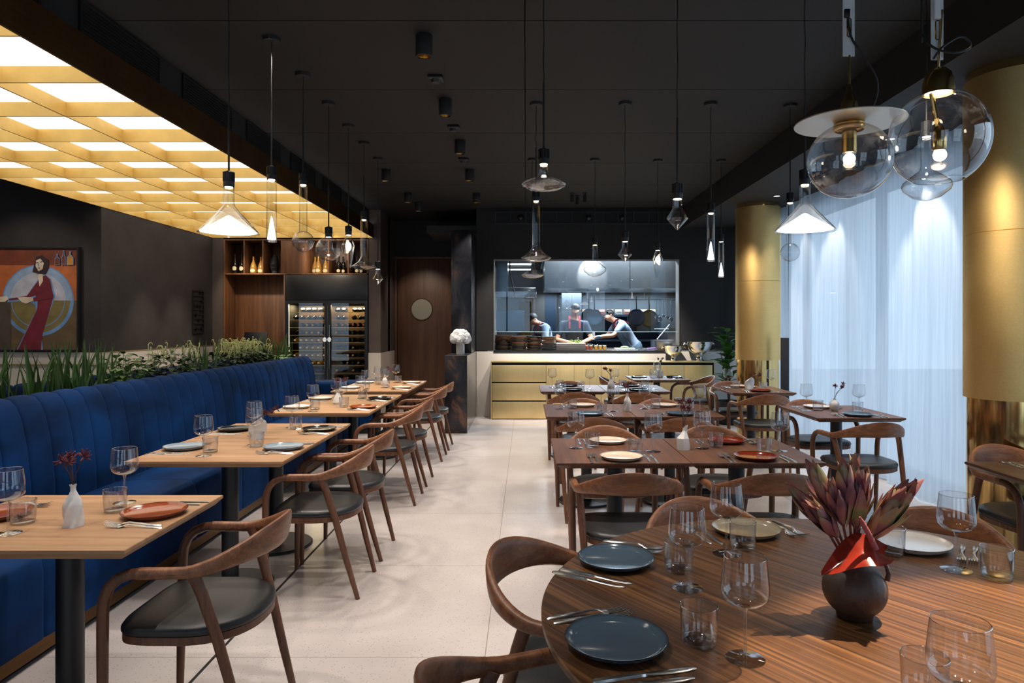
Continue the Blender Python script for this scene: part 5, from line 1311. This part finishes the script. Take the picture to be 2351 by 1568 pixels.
# things standing on the pass
PZZ = 1.0505
pc = [srgb(50,38,26), srgb(28,24,24), srgb(66,52,34), srgb(22,22,26), srgb(78,46,32)]
pmats = [flat('stack_glaze%d' % i, c, .32) for i, c in enumerate(pc)]
pp = {}
def mk_stackplate(r, m):
    mb = MB(); mb.lathe([(0, 0), (r*.8, 0), (r*.985, .004), (r, .010), (r, .0205), (r*.985, .021), (r*.7, .006), (0, .005)], seg=36); return tag(mb.build('plate', m, ang=50), 'plate', 'plate')
R = random.Random(4)
for s, (px, r, n, tilt) in enumerate(((1157, .148, 11, 11.08), (1191, .122, 10, 10.91), (1226, .117, 10, 11.01), (1260, .117, 10, 10.92))):
    ord_ = ('first', 'second', 'third', 'fourth')[s]
    for k in range(n):
        c = R.randrange(5) if k < n-1 else (4, 4, 3, 2)[s]
        key = (r, c)
        if key not in pp: pp[key] = Proto(mk_stackplate(r, pmats[c]))
        pp[key].put((W(px, tilt)+R.uniform(-.004, .004), tilt+R.uniform(-.004, .004), PZZ+k*.0215), R.random()*6, 'dark glazed plate in the %s stack on the kitchen pass, %s from the bottom' % (ord_, ('first', 'second', 'third', 'fourth', 'fifth', 'sixth', 'seventh', 'eighth', 'ninth', 'tenth', 'eleventh')[k]), 'glazed plates stacked on the pass')
t = thing('herb_box', 'grey wooden box of green cress on the kitchen pass', 'planter', (W(1310, 10.92), 10.92, PZZ))
MB().box(-.235, .235, -.08, .08, 0, .10, bev=.003).build('box', wood('grey_wood', srgb(44,42,42), srgb(66,63,62), srgb(90,86,84), across=40), t)
MB().box(-.225, .225, -.07, .07, .10, .112, bev=.004).build('cloth', M['white'], t)
mb = MB(); R = random.Random(9)
for i in range(160):
    p = (R.uniform(-.02, .21), R.uniform(-.06, .06), .112+R.uniform(0, .045)); ovate(mb, p, (R.gauss(0, 1), R.gauss(0, 1), .6), .018, .007, seg=3)
    mb.tube([(p[0], p[1], .11), p], .0008, 3)
tag(mb.build('cress', flat('cress', srgb(130,160,60), .6, var=.3, vscale=40), t), None, None, kind='stuff')
oil = flat('golden_oil', srgb(176,130,40), .1); tomato = flat('red_preserve', srgb(130,50,24), .3, var=.6, vscale=40)
for i, px in enumerate((1346, 1357, 1368, 1378, 1388)):
    t = thing('glass_jar', '%s small glass jar in the row beside the cress box' % ('first', 'second', 'third', 'fourth', 'last')[i], 'jar', (W(px, 10.93), 10.93, PZZ), group='small jars on the pass')
    MB().lathe([(0, .002), (.029, .002), (.029, .055), (0, .055)], seg=20).build('contents', tomato if i < 2 else oil, t); MB().lathe([(0, 0), (.032, 0), (.033, .085), (.031, .087)], seg=24).build('jar_glass', M['glass'], t)
    MB().sphere((0, 0, .062), .025, 12, 6, (1, 1, .5)).build('garnish', flat('garnish%d' % i, (srgb(190,80,40), srgb(120,140,50), srgb(190,200,200), srgb(200,205,200), srgb(205,205,200))[i], .5), t)
t = thing('pepper_mill', 'dark pepper mill on the pass in front of the chef in dark clothes', 'pepper mill', (W(1327, 11.1), 11.1, PZZ))
MB().lathe([(0, 0), (.028, 0), (.03, .02), (.016, .07), (.02, .11), (.024, .13), (.022, .16), (.008, .175), (0, .18)], seg=24).build('body', M['matt_black'], t); MB().sphere((0, 0, .186), .009, 10, 8).build('knob', M['steel'], t)
t = thing('paper_cup', 'white cup beside the pepper mill', 'cup', (W(1340, 11.0), 11.05, PZZ)); MB().lathe([(0, 0), (.03, 0), (.038, .10), (.036, .10)], seg=24).build('cup', M['white'], t)
t = thing('gastro_pan', 'deep steel container on the window-side end of the pass', 'container', (W(1523, 10.98), 10.98, PZZ))
mb = MB(); o = lambda a, b, z: [(-a, -b, z), (a, -b, z), (a, b, z), (-a, b, z)]
mb.rings([o(.115, .07, 0), o(.13, .085, .15), o(.15, .1, .152), o(.15, .1, .157), o(.125, .08, .155), o(.11, .066, .006)]); mb.build('body', M['steel'], t, ang=20)
t = thing('purple_handle_knife', 'purple-handled slicer lying on the pass before the steel container', 'kitchen tool', (W(1488, 10.86), 10.87, PZZ))
MB().tube([(-.02, 0, .02), (.13, .02, .024)], [.013, .016], 10).build('handle', flat('purple', srgb(120,90,170), .4), t); MB().box(-.16, -.02, -.02, .02, .0, .018, bev=.004).build('blade', M['steel'], t)
t = thing('cutting_board', 'pale chopping board with food behind the pass', 'board', (W(1435, 11.2), 11.25, PZZ)); MB().box(-.16, .16, -.1, .1, 0, .02, bev=.004).build('board', M['white_trim'], t); MB().sphere((.0, 0, .035), .05, 14, 8, (1.4, 1, .35)).build('salad', M['leaf'], t)
t = thing('glass_blender', 'pale ribbed steel beaker behind the pass beside the oil jars', 'beaker', (W(1352, 11.22), 11.25, PZZ)); MB().lathe([(0, 0), (.06, 0), (.06, .09), (.057, .09)], seg=28).build('body', M['steel'], t)

# ------------------------------------------------------------------ people
def skin(name, chains, m, parent=None, sub=1, loc=(0, 0, 0)):
    """chains: list of [(x,y,z,r) or (x,y,z,rx,ry), ...]; a chain may start with an index of an earlier named vertex"""
    vs, es, rad = [], [], []; names = {}; roots = set()
    for ch in chains:
        prev = None
        for it in ch:
            if isinstance(it, str) and it in names: prev = names[it]; continue
            nm = None
            if isinstance(it[0], str): nm = it[0]; it = it[1]
            vs.append(it[:3]); rad.append((it[3], it[4] if len(it) > 4 else it[3])); i = len(vs)-1
            if nm: names[nm] = i
            if prev is not None: es.append((prev, i))
            else: roots.add(i)
            prev = i
    me = bpy.data.meshes.new(name); me.from_pydata(vs, es, []); o = bpy.data.objects.new(name, me); COL.objects.link(o)
    me.materials.append(m)
    md = o.modifiers.new('skin', 'SKIN'); md.use_smooth_shade = True
    lay = me.skin_vertices[0] if len(me.skin_vertices) else None
    if lay is None:
        bpy.context.view_layer.objects.active = o
        lay = me.skin_vertices.new().data if hasattr(me.skin_vertices, 'new') else None
        lay = me.skin_vertices[0]
    for i, r in enumerate(rad): lay.data[i].radius = r; lay.data[i].use_root = (i in roots)
    sb = o.modifiers.new('sub', 'SUBSURF'); sb.levels = sub; sb.render_levels = sub
    o.location = loc
    if parent: o.parent = parent
    return o
skinm = flat('skin', srgb(206,150,120), .5); hairm = flat('dark_hair', srgb(28,24,24), .6); redstrap = flat('red_strap', srgb(176,30,40), .6)
def hand(chains, wrist, d, side, s=1.0):
    """palm and five fingers from the wrist point along d"""
    d = Vector(d).normalized(); sd = Vector(side).normalized(); w = Vector(wrist)
    palm = w+d*.05*s; nm = 'w%s' % id(chains)+str(len(chains)); dn = Vector((0, 0, -1))
    out = []
    out.append([nm, ])
    return w, d, sd, palm, dn
def person(label, loc, rz, P, shirt, apron, trousers, sleeve_short=True, glove=None, hair='short'):
    """P: joints in local coordinates, person faces -Y"""
    t = thing('person', label, 'person', loc, rz)
    V = lambda k: P[k]
    hip, chest, neck, head, crown = V('hip'), V('chest'), V('neck'), V('head'), V('crown')
    face = Vector(P['face']).normalized()
    hd = Vector(crown)-Vector(head); hd = (hd-face*hd.dot(face)).normalized()
    r4 = lambda p, a, b=None: (p[0], p[1], p[2], a) if b is None else (p[0], p[1], p[2], a, b)
    ch = [[('hip', r4(hip, .112)), ('waist', r4([(a+b)/2 for a, b in zip(hip, chest)], .108)), ('chest', r4(chest, .155, .11)), ('nb', r4([(a*.35+b*.65) for a, b in zip(chest, neck)], .09, .075)), ('neck', r4(neck, .052)), ('jaw', r4(Vector(head)-hd*.055+face*.02, .066, .07)), ('head', r4(Vector(head)+hd*.0, .090, .102)), ('crown', r4(Vector(head)+hd*.045, .082, .094))]]
    ch.append(['head', r4(Vector(head)+face*.090-hd*.008, .014), r4(Vector(head)+face*.104-hd*.028, .011)])   # nose
    for s in ('L', 'R'):
        sh, el, wr, kn, an = V('sh'+s), V('el'+s), V('wr'+s), V('kn'+s), V('an'+s)
        fa = Vector(wr)-Vector(el); fd = fa.normalized(); pal = Vector(wr)+fd*.055
        ch.append(['chest', r4(sh, .055), r4([(a+b)/2 for a, b in zip(sh, el)], .050), r4(el, .042), r4([(a*.5+b*.5) for a, b in zip(el, wr)], .039), ('wr'+s, r4(wr, .026, .022)), ('pl'+s, r4(pal, .034, .018))])
        sd = fd.cross(Vector((0, 0, 1))).normalized()
        for k, (o, L) in enumerate(((-.026, .062), (-.009, .072), (.009, .068), (.026, .052))):
            b = pal+fd*.03+sd*o; e1 = b+fd*L*.5+Vector((0, 0, -.008)); e2 = b+fd*L*.85+Vector((0, 0, -.03))
            ch.append(['pl'+s, r4(b, .0095), r4(e1, .0085), r4(e2, .007)])
        ts = -1 if s == 'L' else 1
        tb = Vector(wr)+fd*.03+sd*.03*ts; ch.append(['pl'+s, r4(tb, .011), r4(tb+fd*.03+sd*.014*ts, .009), r4(tb+fd*.05+sd*.012*ts+Vector((0, 0, -.012)), .007)])
        hj = Vector(hip)+Vector((.09*(1 if sh[0] > chest[0] else -1), 0, -.06))
        ch.append(['hip', r4(hj, .085), r4(kn, .060), r4([(a+b)/2 for a, b in zip(kn, an)], .055), r4(an, .04), r4((an[0], an[1]-.07, an[2]-.03), .04), r4((an[0], an[1]-.15, an[2]-.045), .03)])
    skin('body', ch, skinm, t, 2)
    # shirt over torso and sleeves
    sc = [[r4(Vector(hip)-(Vector(chest)-Vector(hip))*.35, .165), ('hip', r4(hip, .162, .14)), ('waist', r4([(a+b)/2 for a, b in zip(hip, chest)], .147, .117)), ('chest', r4(chest, .172, .127)), r4([(a*.45+b*.55) for a, b in zip(chest, neck)], .10, .085), r4([(a*.12+b*.88) for a, b in zip(chest, neck)], .062)]]
    for s in ('L', 'R'):
        sh, el, wr = V('sh'+s), V('el'+s), V('wr'+s); q = .8 if sleeve_short else 1.0
        pts = ['chest', r4(sh, .080), r4([a+(b-a)*.5 for a, b in zip(sh, el)], .066), r4([a+(b-a)*q for a, b in zip(sh, el)], .06)]
        if not sleeve_short: pts += [r4([a+(b-a)*.35 for a, b in zip(el, wr)], .052)]
        sc.append(pts)
    skin('shirt', sc, shirt, t, 2)
    tc = [[r4(Vector(hip)+(Vector(chest)-Vector(hip))*.22, .152), r4(Vector(hip)+(Vector(chest)-Vector(hip))*.05, .172), r4(Vector(hip)+Vector((0, 0, -.04)), .178), r4(Vector(hip)+Vector((0, 0, -.14)), .165)]]
    for s in ('L', 'R'):
        sh = V('sh'+s); sx = .085*(1 if sh[0] > chest[0] else -1)
        tc.append([r4(Vector(hip)+Vector((sx, 0, -.02)), .12), r4(Vector(hip)+Vector((sx, -.01, -.16)), .115), r4(V('kn'+s), .084), r4(V('an'+s), .065)])
    skin('trousers', tc, trousers, t, 2)
    # apron bib and skirt in front, straps
    f = Vector((0, -1, 0)); up = (Vector(chest)-Vector(hip)).normalized(); fr = up.cross(Vector((1, 0, 0))).normalized()
    if fr.y > 0: fr = -fr
    mb = MB(); rs = []
    for u, w in ((-.55, .2), (0, .19), (.5, .15), (.95, .11)):
        c = Vector(hip)+(Vector(chest)-Vector(hip))*u
        if u < 0: c = Vector(hip)+Vector((0, 0, u))
        rs.append([tuple(c+Vector((w*math.sin(a), 0, 0))+fr*(.142*math.cos(a)**.5 if math.cos(a) > 0 else 0)+fr*.012) for a in [-1.35+2.7*i/10 for i in range(11)]])
    mb.rings(rs, closed=False, cap0=False, cap1=False); mb.build('apron', apron, t, ang=80)
    for s in (-1, 1):
        a = Vector(chest)+Vector((s*.085, 0, 0))+fr*.13; b = Vector(neck)+Vector((s*.085, 0, -.015)); c2 = Vector(chest)+Vector((s*.07, 0, 0))-fr*.13
        mid = (a+b)/2+fr*.035; mid2 = (b+c2)/2-fr*.045
        mb = MB(); pts = [a, mid, b+Vector((0, 0, .022)), mid2, c2]
        mb.rings([[tuple(p+Vector((-.016, 0, 0))), tuple(p+Vector((.016, 0, 0))), tuple(p+Vector((.016, 0, .006))), tuple(p+Vector((-.016, 0, .006)))] for p in pts]); mb.build('strap', redstrap, t)
    # head details in a frame: face, up
    rt = face.cross(hd).normalized(); H = Vector(head)
    def at(a, b, c): return tuple(H+face*a+rt*b+hd*c)
    for s in (-1, 1):
        MB().sphere(at(.079, s*.029, .004), .0085, 10, 6).build('eye', hairm, t)
        MB().tube([at(.084, s*.016, .022), at(.080, s*.034, .026), at(.070, s*.046, .021)], .0036, 6).build('eyebrow', hairm, t)
        MB().tube([at(.0, s*.079, .02), at(-.012, s*.086, .012), at(-.008, s*.084, -.012), at(.0, s*.078, -.02)], [.006, .009, .008, .005], 8).build('ear', skinm, t)
    MB().tube([at(.078, -.018, -.052), at(.083, 0, -.051), at(.078, .018, -.052)], [.0018, .0032, .0018], 6).build('mouth', flat('lips', srgb(160,90,80), .5) if not bpy.data.materials.get('lips') else bpy.data.materials['lips'], t)
    # hair cap
    mb = MB(); rs = []
    for i in range(8):
        th = (PI*.56)*i/7; ring = []
        for k in range(24):
            a = 2*PI*k/24; ca = math.cos(a)
            lim = th*(1.12 if ca < -.2 else (.46 if ca > .4 else .80))
            ring.append(at(-.012+(.094 if ca < 0 else .088)*math.sin(lim)*ca, .080*math.sin(lim)*math.sin(a), .026+.086*math.cos(lim)))
        rs.append(ring)
    mb.rings(rs, cap0=True, cap1=False); mb.build('hair', hairm, t, ang=80)
    if glove:
        for s in glove[0]:
            el, wr = Vector(V('el'+s)), Vector(V('wr'+s)); fd = (wr-el).normalized()
            gc = [[('w', r4(wr-fd*.03, .034)), ('p', r4(wr+fd*.055, .04, .026))]]
            skin('glove', gc, glove[1], t, 2)
    return t
navy = flat('navy_cloth', srgb(34,46,64), .8); pale = flat('pale_blue_cloth', srgb(142,160,184), .85, var=.12, vscale=14); dark = flat('dark_cloth', srgb(22,22,26), .85); jeans = flat('jeans_cloth', srgb(80,104,122), .85, var=.15, vscale=20); grey = flat('grey_cloth', srgb(60,60,64), .85)
# floor is KF; joints are heights above it
legs = {'knL': (.11, -.03, .48), 'anL': (.12, .0, .085), 'knR': (-.11, -.03, .48), 'anR': (-.12, .0, .085)}
P1 = dict(hip=(0, .02, .96), chest=(0, -.03, 1.31), neck=(.0, -.07, 1.49), head=(.01, -.12, 1.60), crown=(.012, -.10, 1.70), face=(.2, -1, -.75),
          shL=(.20, -.03, 1.36), elL=(.285, -.10, 1.12), wrL=(.11, -.36, 1.055), shR=(-.20, -.03, 1.36), elR=(-.30, -.12, 1.10), wrR=(-.06, -.37, 1.045), **legs)
person('chef in dark apron with red straps looking down behind the pass', (.83, 11.72, KF), 0, P1, navy, dark, grey)
P2 = dict(hip=(0, .06, .94), chest=(0, -.06, 1.25), neck=(0, -.16, 1.39), head=(0, -.25, 1.45), crown=(0, -.31, 1.54), face=(0, -.9, -.75),
          shL=(.19, -.09, 1.31), elL=(.24, -.12, 1.02), wrL=(.14, -.36, .96), shR=(-.19, -.09, 1.31), elR=(-.24, -.14, 1.03), wrR=(-.12, -.38, .97), **legs)
person('chef in pale blue shirt bent in profile beside the kitchen door', (.36, 12.2, KF), math.radians(-68), P2, pale, dark, grey)
P3 = dict(hip=(0, .18, .95), chest=(0, -.05, 1.30), neck=(0, -.20, 1.44), head=(0, -.29, 1.52), crown=(0, -.33, 1.62), face=(0, -1, -.45),
          shL=(.19, -.10, 1.36), elL=(.22, -.28, 1.16), wrL=(.12, -.52, 1.14), shR=(-.19, -.10, 1.36), elR=(-.22, -.26, 1.15), wrR=(-.1, -.50, 1.12),
          knL=(.11, .06, .48), anL=(.12, .14, .085), knR=(-.11, .06, .48), anR=(-.12, .14, .085))
person('chef in pale shirt with blue glove leaning forward at the back counter', (1.82, 12.55, KF), math.radians(-80), P3, pale, jeans, jeans, glove=('LR', flat('blue_glove', srgb(50,140,210), .4)))
# ------------------------------------------------------------------ light
def spot(name, loc, power, size, blend=.5, rad=.02, col=(1, .84, .66), aim=None):
    d = bpy.data.lights.new(name, 'SPOT'); d.energy = power; d.spot_size = math.radians(size); d.spot_blend = blend; d.shadow_soft_size = rad; d.color = col
    o = bpy.data.objects.new(name, d); COL.objects.link(o); o.location = loc
    if aim is not None: o.rotation_euler = (Vector(aim)-Vector(loc)).to_track_quat('-Z', 'Y').to_euler()
    return o
for x, y, z, p in SPOTS:
    spot('pendant_spot', (x, y, z), 62*p, 100, .7, .012, (1, .88, .75))
for i, (x, y) in enumerate(DL):
    spot('aisle_spot', (x, y, CZ-.10), 85, 80, .5, .03, (1, .915, .84))
for x, y, p in ((-.65, 1.9, 75), (-.65, 3.13, 75), (-1.66, 2.1, 90), (-1.66, 3.2, 60), (-1.64, 4.34, 90), (.5, 3.2, 30), (1.3, 4.9, 30)):  # unseen spots towards the viewer, plus added fill without any fitting
    spot('ceiling_and_fill_spot', (x, y, CZ-.02), p, 75, .5, .02, (1, .91, .83))
for x, y in ((-1.665, 8.14), (-1.65, 9.57), (-1.62, 10.3)):
    spot('ceiling_and_fill_spot', (x, y, CZ-.10), 130, 85, .5, .03, (1, .86, .72))
for x, y, p in ((-.2, 9.75, 240), (.65, 9.67, 540), (1.6, 9.7, 540), (2.5, 9.7, 340)):
    spot('wall_wash', (x, y, CZ-.1), p, 60, .6, .03, (1, .93, .84), aim=(x, 10.75, .9))
for (x, y), p in zip(WASH, (170, 110, 60)):
    spot('curtain_wash', (x, y, 2.965), p, 62, .45, .02, (1, .95, .9), aim=(x+.32, y, .6))
spot('column_fill_spot', (1.95, 3.55, 2.93), 230, 46, .8, .08, (1, .88, .7), aim=(2.95, 4.0, 1.25))  # added spots with no fitting, for highlights on the brass columns
spot('column_fill_spot', (2.15, 7.9, 2.93), 190, 48, .8, .08, (1, .88, .7), aim=(2.95, 8.6, 1.4))
spot('door_fill_spot', (-1.75, 10.9, 3.1), 62, 60, .6, .03, (1, .88, .74), aim=(-1.8, 12.15, 1.2))  # added spot with no fitting, brightens the walnut door
spot('vase_spot', (-.9, 8.7, 3.2), 110, 16, .5, .02, (1, .95, .9), aim=(-.91, 9.5, 1.28))  # added spot with no fitting, whitens the hydrangea on the plinth
spot('painting_spot', (-5.9, 6.4, 3.2), 55, 60, .7, .03, (1, .9, .78), aim=(-5.85, 8.1, 1.7))
for y in (9.0, 9.9): spot('side_wall_spot', (-4.15, y, 2.83), 75, 42, .8, .03, (1, .86, .74), aim=(-5.05, y, .85))
spot('niche_spot', (-4.4, 10.3, 2.8), 60, 70, .7, .03, (1, .84, .66), aim=(-4.4, 11.4, 1.5))
spot('niche_spot', (-3.1, 10.3, 2.8), 40, 70, .7, .03, (1, .84, .66), aim=(-3.2, 11.2, 2.4))
spot('round_table_spot', (1.75, 2.1, CZ-.05), 900, 30, .3, .02, (1, .78, .54), aim=(1.1, 1.22, .75))
spot('hood_fill_spot', (1.2, 11.55, 2.8), 190, 36, .25, .03, (1, .97, .9), aim=(1.2, 12.3, 2.36))  # added spot that puts the bright band on the hood front
def area(name, loc, power, sx, sy, col, rot=(0, 0, 0)):
    d = bpy.data.lights.new(name, 'AREA'); d.shape = 'RECTANGLE'; d.size = sx; d.size_y = sy; d.energy = power; d.color = col
    o = bpy.data.objects.new(name, d); COL.objects.link(o); o.location = loc; o.rotation_euler = rot; return o
area('kitchen_ceiling_light', (1.55, 12.0, 2.93), 330, 2.2, .5, (.88, .95, 1))
area('kitchen_ceiling_light', (1.6, 13.7, 2.09), 70, 2.6, .3, (.8, .92, 1))
for x in (-3.55, -2.86): area('fridge_light', (x, 11.3, 1.78), 18, .5, .2, (1, .74, .38))
w = bpy.data.worlds.new('daylight'); S.world = w; w.use_nodes = True
bg = w.node_tree.nodes['Background']; bg.inputs[0].default_value = (.66, .83, 1.0, 1); bg.inputs[1].default_value = 2.1
# ------------------------------------------------------------------ camera
cam = bpy.data.cameras.new('camera'); co = bpy.data.objects.new('camera', cam); COL.objects.link(co); S.camera = co
co.location = (0, 0, 1.45); co.rotation_euler = (PI/2, 0, 0)
cam.sensor_width = 36; cam.lens = 1567/2351*36; cam.shift_x = -31.5/2351; cam.shift_y = -38/2351; cam.clip_start = .02
S.view_settings.view_transform = 'Standard'; S.view_settings.look = 'None'; S.view_settings.exposure = 0.0; S.view_settings.gamma = 1.0; S.view_settings.use_curve_mapping = False
c = S.cycles
c.use_denoising = True; c.max_bounces = 8; c.diffuse_bounces = 2; c.glossy_bounces = 4; c.transmission_bounces = 8; c.transparent_max_bounces = 20
c.caustics_reflective = False; c.caustics_refractive = False; c.sample_clamp_indirect = 6; c.blur_glossy = .5; c.use_adaptive_sampling = True; c.adaptive_threshold = .03
